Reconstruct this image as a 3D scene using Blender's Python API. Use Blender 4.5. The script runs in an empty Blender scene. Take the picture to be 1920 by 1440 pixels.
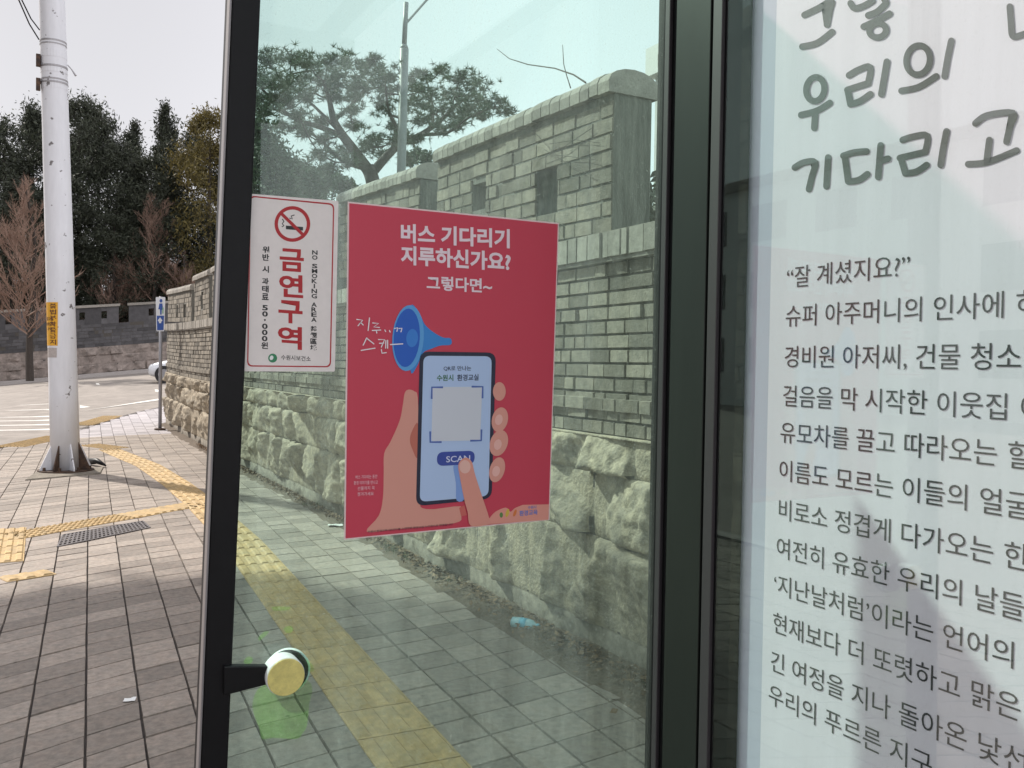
import bpy, bmesh, math, random
import numpy as np
from mathutils import Vector, Matrix, noise as mnoise
random.seed(7); rng = np.random.default_rng(7)
scene = bpy.context.scene
COL = scene.collection
rad = math.radians

# ------------------------------------------------------------------ camera
F = 1650.0; CAMH = 1.5
YAW, PIT, ROL = rad(29.06), rad(1.25), rad(0.9)
fwd = Vector((math.sin(YAW)*math.cos(PIT), math.cos(YAW)*math.cos(PIT), -math.sin(PIT)))
r0 = Vector((math.cos(YAW), -math.sin(YAW), 0)); u0 = r0.cross(fwd)
RV = r0*math.cos(ROL)+u0*math.sin(ROL); UV = u0*math.cos(ROL)-r0*math.sin(ROL)
CAM = Vector((0, 0, CAMH))
cd = bpy.data.cameras.new("camera"); cam = bpy.data.objects.new("camera", cd); COL.objects.link(cam)
m = Matrix((RV, UV, -fwd)).transposed().to_4x4(); m.translation = CAM; cam.matrix_world = m
cd.sensor_width = 36; cd.lens = F/1920*36; cd.clip_start = 0.05; cd.clip_end = 2000
scene.camera = cam
scene.render.resolution_x, scene.render.resolution_y = 1024, 768

# ------------------------------------------------------------------ world, sun, exposure
SUN_AZ, SUN_EL = rad(28), rad(40.5)
w = bpy.data.worlds.new("World"); scene.world = w; w.use_nodes = True
nt = w.node_tree; nt.nodes.clear()
sky = nt.nodes.new('ShaderNodeTexSky'); sky.sky_type = 'NISHITA'; sky.sun_disc = False
sky.sun_elevation = SUN_EL; sky.sun_rotation = -SUN_AZ
sky.air_density = 1.0; sky.dust_density = 4.0; sky.ozone_density = 1.0
hs = nt.nodes.new('ShaderNodeHueSaturation'); hs.inputs['Saturation'].default_value = 0.3
mx = nt.nodes.new('ShaderNodeMix'); mx.data_type = 'RGBA'; mx.inputs['Factor'].default_value = 0.8
mx.inputs['B'].default_value = (6.3, 6.25, 6.6, 1)         # high thin overcast
# sky dimmed ahead-left, brightness added overhead and behind to lift shaded surfaces
tc = nt.nodes.new('ShaderNodeTexCoord')
def sky_ramp(vec, a, b, lo, hi):
    d = nt.nodes.new('ShaderNodeVectorMath'); d.operation = 'DOT_PRODUCT'; d.inputs[1].default_value = vec
    nt.links.new(tc.outputs['Generated'], d.inputs[0])
    r = nt.nodes.new('ShaderNodeMapRange'); r.interpolation_type = 'SMOOTHSTEP'
    for k, v in zip(('From Min', 'From Max', 'To Min', 'To Max'), (a, b, lo, hi)): r.inputs[k].default_value = v
    nt.links.new(d.outputs['Value'], r.inputs['Value']); return r.outputs[0]
r1 = sky_ramp((math.cos(rad(-20)), math.sin(rad(-20)), 0.0), -0.32, 0.28, 0.72, 1.2)
r2 = sky_ramp((0, -0.5, 0.86), 0.05, 0.9, 1.0, 1.6)
r3 = sky_ramp((0.0, 0.0, 1.0), 0.08, 0.42, 1.16, 1.0)
m0 = nt.nodes.new('ShaderNodeMath'); m0.operation = 'MULTIPLY'; nt.links.new(r1, m0.inputs[0]); nt.links.new(r3, m0.inputs[1])
mm = nt.nodes.new('ShaderNodeMath'); mm.operation = 'MULTIPLY'; nt.links.new(m0.outputs[0], mm.inputs[0]); nt.links.new(r2, mm.inputs[1])
sc_ = nt.nodes.new('ShaderNodeVectorMath'); sc_.operation = 'SCALE'
bg = nt.nodes.new('ShaderNodeBackground'); bg.inputs['Strength'].default_value = 0.11
wo = nt.nodes.new('ShaderNodeOutputWorld')
nt.links.new(sky.outputs[0], hs.inputs['Color']); nt.links.new(hs.outputs[0], mx.inputs['A'])
nt.links.new(mx.outputs['Result'], sc_.inputs[0]); nt.links.new(mm.outputs[0], sc_.inputs['Scale'])
nt.links.new(sc_.outputs[0], bg.inputs['Color']); nt.links.new(bg.outputs[0], wo.inputs['Surface'])
S = Vector((-math.sin(SUN_AZ)*math.cos(SUN_EL), math.cos(SUN_AZ)*math.cos(SUN_EL), math.sin(SUN_EL)))
sl = bpy.data.lights.new("sun", 'SUN'); sl.energy = 4.2; sl.angle = rad(1.4); sl.color = (1.0, 0.93, 0.84)
so = bpy.data.objects.new("sun", sl); COL.objects.link(so); so.rotation_euler = S.to_track_quat('Z', 'Y').to_euler()
vs = scene.view_settings; vs.view_transform = 'Standard'; vs.look = 'None'; vs.exposure = 0.45; vs.gamma = 1
scene.render.engine = 'CYCLES'
scene.cycles.use_denoising = True; scene.cycles.transparent_max_bounces = 16
scene.cycles.max_bounces = 8

# ------------------------------------------------------------------ pixel helpers (photo is 1920 x 1440)
def ray(px, py): return fwd + RV*((px-960)/F) + UV*((720-py)/F)
def onX(px, py, X): d = ray(px, py); return CAM + d*(X/d.x)
def onY(px, py, Y): d = ray(px, py); return CAM + d*(Y/d.y)
def ss(a, b, x): t = max(0.0, min(1.0, (x-a)/(b-a))); return t*t*(3-2*t)
def g(X, Y): return ss(15, 42, Y)*(0.46+0.105*max(-6, min(9, X)))
def gp(px, py, z=0.0):
    d = ray(px, py); t = 0.5
    while t < 150:
        p = CAM+d*t
        if p.z < g(p.x, p.y)+z:
            a, b = t-0.1, t
            for _ in range(30):
                k = (a+b)/2; p = CAM+d*k
                if p.z < g(p.x, p.y)+z: b = k
                else: a = k
            return CAM+d*b
        t += 0.1

# ------------------------------------------------------------------ materials
def lin(r, g_, b):
    f = lambda c: (c/255/12.92) if c/255 <= 0.04045 else ((c/255+0.055)/1.055)**2.4
    return (f(r), f(g_), f(b), 1)
def mat(name, col, rough=0.7, var=0.0, scale=8.0, island=0.0, bump=0.0, bscale=40.0, metal=0.0, spec=0.5,
        col2=None, trans=0.0, coord='Object', stretch=None, spots=0.0):
    M = bpy.data.materials.new(name); M.use_nodes = True; n = M.node_tree; L = n.links
    p = n.nodes['Principled BSDF']; p.inputs['Roughness'].default_value = rough
    p.inputs['Metallic'].default_value = metal; p.inputs['Specular IOR Level'].default_value = spec
    c = tuple(col)+(1,) if len(col) == 3 else col
    out = None
    rgb = n.nodes.new('ShaderNodeRGB'); rgb.outputs[0].default_value = c; out = rgb.outputs[0]
    tc = n.nodes.new('ShaderNodeTexCoord'); crd = tc.outputs[coord]
    if stretch:
        mp = n.nodes.new('ShaderNodeMapping'); mp.inputs['Scale'].default_value = stretch
        L.new(crd, mp.inputs[0]); crd = mp.outputs[0]
    if col2 is not None:
        nz = n.nodes.new('ShaderNodeTexNoise'); nz.inputs['Scale'].default_value = scale; nz.inputs['Detail'].default_value = 6
        nz.inputs['Roughness'].default_value = 0.65
        L.new(crd, nz.inputs['Vector'])
        rp = n.nodes.new('ShaderNodeValToRGB'); rp.color_ramp.elements[0].position = 0.42; rp.color_ramp.elements[1].position = 0.62
        L.new(nz.outputs[0], rp.inputs[0])
        mx = n.nodes.new('ShaderNodeMix'); mx.data_type = 'RGBA'
        L.new(rp.outputs[0], mx.inputs['Factor']); L.new(out, mx.inputs['A'])
        mx.inputs['B'].default_value = tuple(col2)+(1,) if len(col2) == 3 else col2
        out = mx.outputs['Result']
    if var > 0 or island > 0:
        add = None
        if var > 0:
            nz = n.nodes.new('ShaderNodeTexNoise'); nz.inputs['Scale'].default_value = scale*2.3; nz.inputs['Detail'].default_value = 8
            nz.inputs['Roughness'].default_value = 0.7
            L.new(crd, nz.inputs['Vector'])
            mr = n.nodes.new('ShaderNodeMapRange'); mr.inputs['From Min'].default_value = 0.3; mr.inputs['From Max'].default_value = 0.7
            mr.inputs['To Min'].default_value = 1-var; mr.inputs['To Max'].default_value = 1+var
            L.new(nz.outputs[0], mr.inputs[0]); add = mr.outputs[0]
        if island > 0:
            ge = n.nodes.new('ShaderNodeNewGeometry')
            mr = n.nodes.new('ShaderNodeMapRange'); mr.inputs['To Min'].default_value = 1-island; mr.inputs['To Max'].default_value = 1+island
            L.new(ge.outputs['Random Per Island'], mr.inputs[0])
            if add is not None:
                mm = n.nodes.new('ShaderNodeMath'); mm.operation = 'MULTIPLY'; L.new(add, mm.inputs[0]); L.new(mr.outputs[0], mm.inputs[1]); add = mm.outputs[0]
            else: add = mr.outputs[0]
        vm = n.nodes.new('ShaderNodeVectorMath'); vm.operation = 'SCALE'
        L.new(out, vm.inputs[0]); L.new(add, vm.inputs['Scale']); out = vm.outputs[0]
    if spots > 0:                                            # old chewing gum and oil drips
        nz = n.nodes.new('ShaderNodeTexVoronoi'); nz.inputs['Scale'].default_value = 7.5; nz.inputs['Randomness'].default_value = 1.0
        n2 = n.nodes.new('ShaderNodeTexNoise'); n2.inputs['Scale'].default_value = 2.2; L.new(crd, n2.inputs['Vector'])
        n3 = n.nodes.new('ShaderNodeTexNoise'); n3.inputs['Scale'].default_value = 60; L.new(crd, n3.inputs['Vector'])
        L.new(crd, nz.inputs['Vector'])
        a = n.nodes.new('ShaderNodeMath'); a.operation = 'MULTIPLY_ADD'; L.new(n3.outputs[0], a.inputs[0]); a.inputs[1].default_value = 0.12; L.new(nz.outputs['Distance'], a.inputs[2])
        mr = n.nodes.new('ShaderNodeMapRange'); mr.inputs['From Min'].default_value = 0.115; mr.inputs['From Max'].default_value = 0.16; mr.inputs['To Min'].default_value = spots; mr.inputs['To Max'].default_value = 0
        L.new(a.outputs[0], mr.inputs[0])
        g2 = n.nodes.new('ShaderNodeMapRange'); g2.inputs['From Min'].default_value = 0.48; g2.inputs['From Max'].default_value = 0.56; L.new(n2.outputs[0], g2.inputs[0])
        mm = n.nodes.new('ShaderNodeMath'); mm.operation = 'MULTIPLY'; L.new(mr.outputs[0], mm.inputs[0]); L.new(g2.outputs[0], mm.inputs[1])
        mx = n.nodes.new('ShaderNodeMix'); mx.data_type = 'RGBA'; L.new(mm.outputs[0], mx.inputs['Factor']); L.new(out, mx.inputs['A']); mx.inputs['B'].default_value = (.06, .055, .05, 1)
        out = mx.outputs['Result']
    L.new(out, p.inputs['Base Color'])
    if bump > 0:
        nz = n.nodes.new('ShaderNodeTexNoise'); nz.inputs['Scale'].default_value = bscale; nz.inputs['Detail'].default_value = 6
        L.new(crd, nz.inputs['Vector'])
        bp = n.nodes.new('ShaderNodeBump'); bp.inputs['Strength'].default_value = 1.0; bp.inputs['Distance'].default_value = bump
        L.new(nz.outputs[0], bp.inputs['Height']); L.new(bp.outputs[0], p.inputs['Normal'])
    if trans > 0:                                            # thin leaf or film that lets light through
        tr = n.nodes.new('ShaderNodeBsdfTranslucent'); L.new(out, tr.inputs['Color'])
        ms = n.nodes.new('ShaderNodeMixShader'); ms.inputs[0].default_value = trans
        o = n.nodes['Material Output']
        L.new(p.outputs[0], ms.inputs[1]); L.new(tr.outputs[0], ms.inputs[2]); L.new(ms.outputs[0], o.inputs['Surface'])
    return M
def glass_mat(name, tint, ior=1.5, dust=0.0, dustcol=(0.8, 0.85, 0.82), grough=0.0, drange=(0.5, 1.6)):
    M = bpy.data.materials.new(name); M.use_nodes = True; n = M.node_tree; L = n.links; n.nodes.clear()
    o = n.nodes.new('ShaderNodeOutputMaterial')
    t = n.nodes.new('ShaderNodeBsdfTransparent'); t.inputs[0].default_value = tuple(tint)+(1,)
    gl = n.nodes.new('ShaderNodeBsdfGlossy'); gl.inputs['Roughness'].default_value = grough
    fr = n.nodes.new('ShaderNodeFresnel')                    # same reflectance entering and leaving the pane
    ge = n.nodes.new('ShaderNodeNewGeometry'); mi = n.nodes.new('ShaderNodeMix'); mi.data_type = 'FLOAT'
    mi.inputs['A'].default_value = ior; mi.inputs['B'].default_value = 1/ior
    L.new(ge.outputs['Backfacing'], mi.inputs['Factor']); L.new(mi.outputs['Result'], fr.inputs[0])
    ms = n.nodes.new('ShaderNodeMixShader'); L.new(fr.outputs[0], ms.inputs[0]); L.new(t.outputs[0], ms.inputs[1]); L.new(gl.outputs[0], ms.inputs[2])
    res = ms.outputs[0]
    if dust > 0:
        tr = n.nodes.new('ShaderNodeBsdfTranslucent'); tr.inputs[0].default_value = tuple(dustcol)+(1,)
        df = n.nodes.new('ShaderNodeBsdfDiffuse'); df.inputs[0].default_value = tuple(dustcol)+(1,)
        m0 = n.nodes.new('ShaderNodeMixShader'); m0.inputs[0].default_value = 0.4
        L.new(tr.outputs[0], m0.inputs[1]); L.new(df.outputs[0], m0.inputs[2])
        tc = n.nodes.new('ShaderNodeTexCoord'); mp = n.nodes.new('ShaderNodeMapping'); mp.inputs['Scale'].default_value = (14, 14, 1.2)
        nz = n.nodes.new('ShaderNodeTexNoise'); nz.inputs['Scale'].default_value = 2.0; nz.inputs['Detail'].default_value = 7; nz.inputs['Roughness'].default_value = 0.7
        L.new(tc.outputs['Object'], mp.inputs[0]); L.new(mp.outputs[0], nz.inputs['Vector'])
        mr = n.nodes.new('ShaderNodeMapRange'); mr.inputs['From Min'].default_value = 0.35; mr.inputs['From Max'].default_value = 0.7
        mr.inputs['To Min'].default_value = dust*drange[0]; mr.inputs['To Max'].default_value = dust*drange[1]
        L.new(nz.outputs[0], mr.inputs[0])
        # dried droplets
        nz2 = n.nodes.new('ShaderNodeTexNoise'); nz2.inputs['Scale'].default_value = 230; nz2.inputs['Detail'].default_value = 2
        L.new(tc.outputs['Object'], nz2.inputs['Vector'])
        mr2 = n.nodes.new('ShaderNodeMapRange'); mr2.inputs['From Min'].default_value = 0.64; mr2.inputs['From Max'].default_value = 0.74
        mr2.inputs['To Min'].default_value = 0; mr2.inputs['To Max'].default_value = dust*4.5
        L.new(nz2.outputs[0], mr2.inputs[0])
        ad = n.nodes.new('ShaderNodeMath'); ad.operation = 'ADD'; L.new(mr.outputs[0], ad.inputs[0]); L.new(mr2.outputs[0], ad.inputs[1])
        m2 = n.nodes.new('ShaderNodeMixShader'); L.new(ad.outputs[0], m2.inputs[0]); L.new(res, m2.inputs[1]); L.new(m0.outputs[0], m2.inputs[2])
        res = m2.outputs[0]
    L.new(res, o.inputs['Surface'])
    return M

# ------------------------------------------------------------------ mesh helpers
class MB:
    """collects geometry for one mesh object"""
    def __init__(s): s.v = []; s.f = []; s.mi = []
    def add(s, vs_, fs, mi=0):
        b = len(s.v); s.v += [tuple(v) for v in vs_]; s.f += [tuple(i+b for i in f) for f in fs]; s.mi += [mi]*len(fs)
    def box(s, o, a, b, c, mi=0, faces='all'):
        """o corner, a b c edge vectors"""
        o, a, b, c = map(Vector, (o, a, b, c))
        P = [o, o+a, o+a+b, o+b, o+c, o+a+c, o+a+b+c, o+b+c]
        s.add(P, [(0, 3, 2, 1), (4, 5, 6, 7), (0, 1, 5, 4), (1, 2, 6, 5), (2, 3, 7, 6), (3, 0, 4, 7)], mi)
    def abox(s, x0, x1, y0, y1, z0, z1, mi=0): s.box((x0, y0, z0), (x1-x0, 0, 0), (0, y1-y0, 0), (0, 0, z1-z0), mi)
    def tube(s, pts, rs, n=8, cap=True, mi=0):
        pts = [Vector(p) for p in pts]
        if not hasattr(rs, '__len__'): rs = [rs]*len(pts)
        ring = []; up = None
        for i, p in enumerate(pts):
            d = (pts[min(i+1, len(pts)-1)]-pts[max(i-1, 0)])
            if d.length < 1e-9: d = Vector((0, 0, 1))
            d.normalize()
            if up is None: up = Vector((1, 0, 0)) if abs(d.x) < 0.8 else Vector((0, 1, 0))
            x = (up-d*up.dot(d)).normalized(); y = d.cross(x); up = x
            ring.append([p+(x*math.cos(2*math.pi*k/n)+y*math.sin(2*math.pi*k/n))*rs[i] for k in range(n)])
        V = [q for r_ in ring for q in r_]; Fs = []
        for i in range(len(pts)-1):
            for k in range(n):
                a, b = i*n+k, i*n+(k+1) % n
                Fs.append((a, b, b+n, a+n))
        if cap:
            Fs.append(tuple(range(n-1, -1, -1))); Fs.append(tuple((len(pts)-1)*n+k for k in range(n)))
        s.add(V, Fs, mi)
    def build(s, name, mats, parent=None, smooth=False, bevel=0):
        me = bpy.data.meshes.new(name); me.from_pydata(s.v, [], s.f)
        if not isinstance(mats, (list, tuple)): mats = [mats]
        for q in mats: me.materials.append(q)
        if len(mats) > 1: me.polygons.foreach_set('material_index', s.mi)
        if smooth: me.polygons.foreach_set('use_smooth', [True]*len(me.polygons))
        me.update()
        o = bpy.data.objects.new(name, me); COL.objects.link(o)
        if parent is not None: o.parent = parent; o.matrix_parent_inverse = pinv(parent)
        if bevel:
            b = o.modifiers.new('bevel', 'BEVEL'); b.width = bevel; b.segments = 2; b.limit_method = 'ANGLE'
        return o
def pinv(p):
    """parts keep world coordinates: only Empties are moved, mesh parts sit at the world origin"""
    return Matrix.LocRotScale(p.location, p.rotation_euler, p.scale).inverted() if p.type == 'EMPTY' else Matrix()
def tag(o, label=None, cat=None, group=None, kind=None):
    if label: o['label'] = label
    if cat: o['category'] = cat
    if group: o['group'] = group
    if kind: o['kind'] = kind
    return o
def thing(name, label, cat, loc=(0, 0, 0), rz=0, group=None):
    o = bpy.data.objects.new(name, None); COL.objects.link(o); o.location = loc; o.rotation_euler = (0, 0, rz)
    o.empty_display_size = 0.1
    return tag(o, label, cat, group)
def crom(pts, k=6, closed=True):
    pts = [np.array(p, float) for p in pts]; n = len(pts); out = []
    rngi = range(n) if closed else range(n-1)
    for i in rngi:
        if closed: p0, p1, p2, p3 = pts[i-1], pts[i], pts[(i+1) % n], pts[(i+2) % n]
        else: p0, p1, p2, p3 = pts[max(i-1, 0)], pts[i], pts[i+1], pts[min(i+2, n-1)]
        for j in range(k):
            t = j/k
            out.append(tuple(0.5*((2*p1)+(-p0+p2)*t+(2*p0-5*p1+4*p2-p3)*t*t+(-p0+3*p1-3*p2+p3)*t**3)))
    if not closed: out.append(tuple(pts[-1]))
    return out
def rrect(q, r, k=5):
    """quad q (TL TR BR BL) with corner radius r, in pixels"""
    out = []
    for i in range(4):
        p, a, b = np.array(q[i], float), np.array(q[i-1], float), np.array(q[(i+1) % 4], float)
        pa = p+(a-p)/np.linalg.norm(a-p)*r; pb = p+(b-p)/np.linalg.norm(b-p)*r
        for j in range(k+1):
            t = j/k; out.append(tuple((1-t)**2*pa+2*t*(1-t)*p+t*t*pb))
    return out
def ell(cx, cy, rx, ry, rot=0, n=28):
    c, s_ = math.cos(rad(rot)), math.sin(rad(rot))
    return [(cx+rx*math.cos(a)*c-ry*math.sin(a)*s_, cy+rx*math.cos(a)*s_+ry*math.sin(a)*c) for a in [2*math.pi*i/n for i in range(n)]]
def ribbon(pts, wd, caps=True):
    """outline quads of a stroked polyline (pixel space), list of polygons"""
    pts = [np.array(p, float) for p in pts]; L_, R_ = [], []
    for i, p in enumerate(pts):
        d = pts[min(i+1, len(pts)-1)]-pts[max(i-1, 0)]; d = d/(np.linalg.norm(d)+1e-9); nn = np.array((-d[1], d[0]))
        L_.append(p+nn*wd/2); R_.append(p-nn*wd/2)
    poly = L_[:]
    if caps:
        d = pts[-1]-pts[-2]; a0 = math.atan2(d[1], d[0])
        poly += [pts[-1]+wd/2*np.array((math.cos(a0+math.pi/2-math.pi*j/6), math.sin(a0+math.pi/2-math.pi*j/6))) for j in range(1, 6)]
    poly += R_[::-1]
    if caps:
        d = pts[0]-pts[1]; a0 = math.atan2(d[1], d[0])
        poly += [pts[0]+wd/2*np.array((math.cos(a0+math.pi/2-math.pi*j/6), math.sin(a0+math.pi/2-math.pi*j/6))) for j in range(1, 6)]
    return [tuple(p) for p in poly]
_tc = {}
def text_geo(s, bold=0.0):
    if (s, bold) in _tc: return _tc[(s, bold)]
    c = bpy.data.curves.new('lettering', 'FONT'); c.body = s; c.size = 1; c.resolution_u = 3; c.offset = bold
    o = bpy.data.objects.new('lettering', c); COL.objects.link(o)
    dg = bpy.context.evaluated_depsgraph_get(); me = bpy.data.meshes.new_from_object(o.evaluated_get(dg))
    V = np.array([v.co[:] for v in me.vertices]); Fs = [tuple(p.vertices) for p in me.polygons]
    bpy.data.objects.remove(o); bpy.data.curves.remove(c); bpy.data.meshes.remove(me)
    _tc[(s, bold)] = (V, Fs); return V, Fs

# ================================================================== GROUND
m_asph = mat('asphalt', (0.20, 0.175, 0.155), 0.85, var=0.18, scale=1.2, bump=0.004, bscale=60, col2=(0.25, 0.22, 0.195))
m_bed = mat('joint_sand', (0.07, 0.06, 0.055), 0.95, var=0.3, scale=9)
m_tile = mat('paver', (0.24, 0.208, 0.18), 0.8, var=0.3, scale=12, island=0.24, bump=0.002, bscale=220, col2=(0.27, 0.225, 0.19), spots=.8)
m_tile2 = mat('paver_grey', (0.36, 0.335, 0.345), 0.8, var=0.15, scale=14, island=0.16, bump=0.0015, bscale=220)
m_tact = mat('tactile_yellow', (0.42, 0.285, 0.125), 0.75, var=0.25, scale=9, island=0.1, bump=0.001, bscale=160, col2=(0.36, 0.26, 0.13))
m_kerb = mat('kerb_stone', (0.36, 0.33, 0.31), 0.8, var=0.15, scale=10, island=0.08)
m_white = mat('road_paint', (0.62, 0.60, 0.56), 0.8, var=0.2, scale=6)
m_dirt = mat('dirt', (0.105, 0.08, 0.058), 0.95, var=0.45, scale=14, bump=0.01, bscale=30)
m_hill = mat('hill_soil', (0.075, 0.048, 0.033), 0.95, var=0.4, scale=1.5)

def axis_pts(lo, hi, fine0, fine1, step, coarse):
    a = list(np.arange(fine0, fine1+1e-6, step)); x = fine0; k = coarse
    while x > lo: x -= k; k *= 1.5; a.insert(0, x)
    x = fine1; k = coarse
    while x < hi: x += k; k *= 1.5; a.append(x)
    return a
xs, ys = axis_pts(-300, 300, -12, 16, 1.0, 2), axis_pts(-200, 500, -4, 52, 1.0, 2)
mb = MB(); nx = len(xs)
for y in ys:
    for x in xs: mb.v.append((x, y, g(x, y)-0.13))
for j in range(len(ys)-1):
    for i in range(nx-1): mb.f.append((j*nx+i, j*nx+i+1, (j+1)*nx+i+1, (j+1)*nx+i)); mb.mi.append(0)
tag(mb.build('road', m_asph, smooth=True), kind='structure')

# sidewalk outline: kerb runs along the street, then turns the corner to the right
KERB = [(-3.3, -6), (-3.3, 6), (-3.15, 11), (-2.5, 13.6), (-1.4, 15.4), (-0.33, 16.87), (0.46, 18.7), (1.04, 20.3), (1.76, 22.3), (2.5, 23.9), (3.3, 25.2), (6, 27.5), (10, 29.0), (16, 30.2)]
def kerb_x(Y):
    for (x0, y0), (x1, y1) in zip(KERB, KERB[1:]):
        if y0 <= Y <= y1: return x0+(x1-x0)*(Y-y0)/(y1-y0)
    return -3.3 if Y < 0 else 99
def wall_x(Y): return 2.64+0.006*Y
def verge_x(Y): return min(2.36+0.042*(Y-3), wall_x(Y)-0.13)
def right_x(Y): return wall_x(Y)-0.04 if Y < 20.6 else 16
mb = MB(); prev = None
yy = list(np.arange(-5, 29.8, 0.5))
for y in yy:
    a, b = kerb_x(y), right_x(y)
    row = [(a+(b-a)*k/12, y, g(a+(b-a)*k/12, y)-0.016) for k in range(13)]
    i0 = len(mb.v); mb.v += row
    if prev is not None:
        for k in range(12): mb.f.append((prev+k, prev+k+1, i0+k+1, i0+k)); mb.mi.append(0)
    prev = i0
tag(mb.build('pavement_bed', m_bed), kind='structure')

TW, TL_ = 0.212, 0.205
def hrow(x):                                                # the rows of pavers skew towards the dropped kerb
    t = x-1.0
    return 0.10*t if t > 0 else (0.10*t+0.16*(-(t*t)) if t > -1.2 else 0.10*t-0.16*1.44+0.384*(t+1.2))
def tmap(u, v): x = u*TW; y = v*TL_+hrow(x); return x+0.06*y-0.01, y
STRIP_A = [(1.195, 1.2), (1.305, 3.0), (1.58, 7.4), (1.63, 9.5), (1.62, 11.2), (1.545, 13.3), (1.24, 15.85)]
def in_tact(x, y):
    for (x0, y0), (x1, y1) in zip(STRIP_A, STRIP_A[1:]):
        if y0 <= y <= y1 and abs(x-(x0+(x1-x0)*(y-y0)/(y1-y0))) < 0.20: return True
    return False
mb = MB()
for u in range(-22, 75):
    for v in range(5, 150):
        cx, cy = tmap(u+0.5, v+0.5)
        if cy < 1.6 or cy > 29.5: continue
        if cx < kerb_x(cy)+0.16 or cx > (verge_x(cy)+0.05 if cy < 20.6 else 15.9): continue
        if cx > 8: continue
        gj = 0.0055 if cy < 8 else 0.005
        ju, jl = gj/TW, gj/TL_
        ej = lambda: random.uniform(-0.0015, 0.0015)
        q = [tmap(u+ju, v+jl), tmap(u+1-ju, v+jl), tmap(u+1-ju, v+1-jl), tmap(u+ju, v+1-jl)]
        q = [(a+ej(), b+ej()) for a, b in q]
        dz = random.uniform(-0.002, 0.002); tx, ty = random.gauss(0, 0.006), random.gauss(0, 0.006)
        top = [(a, b, g(a, b)+dz+(a-cx)*tx+(b-cy)*ty) for a, b in q]
        low = [(a+(a-cx)*0.02, b+(b-cy)*0.02, g(a, b)-0.015) for a, b in q]
        zone2 = cy > 18.2+0.25*(cx-1)
        mb.add(low+top, [(4, 5, 6, 7), (0, 1, 5, 4), (1, 2, 6, 5), (2, 3, 7, 6), (3, 0, 4, 7)], 1 if zone2 else 0)
tag(mb.build('pavement', [m_tile, m_tile2]), kind='structure')

# kerb
mb = MB()
kp = []
for (x0, y0), (x1, y1) in zip(KERB, KERB[1:]):
    n = max(1, int(math.hypot(x1-x0, y1-y0)/0.9))
    kp += [(x0+(x1-x0)*k/n, y0+(y1-y0)*k/n) for k in range(n)]
for (x0, y0), (x1, y1) in zip(kp, kp[1:]):
    d = Vector((x1-x0, y1-y0, 0)); l = d.length; d /= l; n = Vector((d.y, -d.x, 0))
    z0, z1 = g(x0, y0), g(x1, y1)
    a, b = Vector((x0, y0, 0))+d*0.004, Vector((x1, y1, 0))-d*0.004
    dr = 0.005 if y0 < 14 or y0 > 24 else -0.06
    P = [(a.x, a.y, z0-0.2), (b.x, b.y, z1-0.2), (b.x+n.x*0.16, b.y+n.y*0.16, z1-0.2), (a.x+n.x*0.16, a.y+n.y*0.16, z0-0.2),
         (a.x, a.y, z0+dr), (b.x, b.y, z1+dr), (b.x+n.x*0.16, b.y+n.y*0.16, z1+0.006), (a.x+n.x*0.16, a.y+n.y*0.16, z0+0.006)]
    mb.add(P, [(4, 5, 6, 7), (0, 1, 5, 4), (1, 2, 6, 5), (2, 3, 7, 6), (3, 0, 4, 7)])
tag(mb.build('kerb', m_kerb), kind='structure')

# tactile paving
mb = MB()
def tact_tile(c, d, wd, ln, kind='bar', nb=4):
    """c centre (x,y), d unit direction of travel"""
    d = Vector((d[0], d[1], 0)).normalized(); n = Vector((d.y, -d.x, 0)); c = Vector((c[0], c[1], 0))
    def P(a, b, z): p = c+n*a+d*b; return (p.x, p.y, g(p.x, p.y)+z)
    a, b = wd/2-0.005, ln/2-0.005
    Z = 0.005
    mb.add([P(-a, -b, -.012), P(a, -b, -.012), P(a, b, -.012), P(-a, b, -.012), P(-a, -b, Z), P(a, -b, Z), P(a, b, Z), P(-a, b, Z)],
           [(4, 5, 6, 7), (0, 1, 5, 4), (1, 2, 6, 5), (2, 3, 7, 6), (3, 0, 4, 7)])
    if kind == 'bar':
        for k in range(nb):
            x = -wd/2+wd*(k+0.5)/nb; hw = wd/nb*0.33; e = b-0.012
            mb.add([P(x-hw, -e, Z), P(x+hw, -e, Z), P(x+hw, e, Z), P(x-hw, e, Z), P(x-hw*.6, -e+.008, Z+.009), P(x+hw*.6, -e+.008, Z+.009), P(x+hw*.6, e-.008, Z+.009), P(x-hw*.6, e-.008, Z+.009)],
                   [(4, 5, 6, 7), (0, 1, 5, 4), (1, 2, 6, 5), (2, 3, 7, 6), (3, 0, 4, 7)])
    else:
        k1, k2 = max(2, round(wd/0.055)), max(2, round(ln/0.055))
        for i in range(k1):
            for j in range(k2):
                x, y = -wd/2+wd*(i+.5)/k1, -ln/2+ln*(j+.5)/k2; r_ = 0.017
                mb.add([P(x+r_*math.cos(t), y+r_*math.sin(t), Z) for t in np.arange(6)*math.pi/3]+[P(x+r_*.6*math.cos(t), y+r_*.6*math.sin(t), Z+.009) for t in np.arange(6)*math.pi/3],
                       [(6, 7, 8, 9, 10, 11)]+[(k, (k+1) % 6, 6+(k+1) % 6, 6+k) for k in range(6)])
sp = [Vector((x, y, 0)) for x, y in STRIP_A]
acc = 0
for p0, p1 in zip(sp, sp[1:]):
    L = (p1-p0).length; d = (p1-p0)/L; t = -acc
    n = max(1, round(L/0.3)); st = L/n
    for k in range(n):
        c = p0+d*(st*(k+.5)); tact_tile((c.x, c.y), d, 0.335, st, 'bar' if c.y < 15.6 else 'dot')
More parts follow.
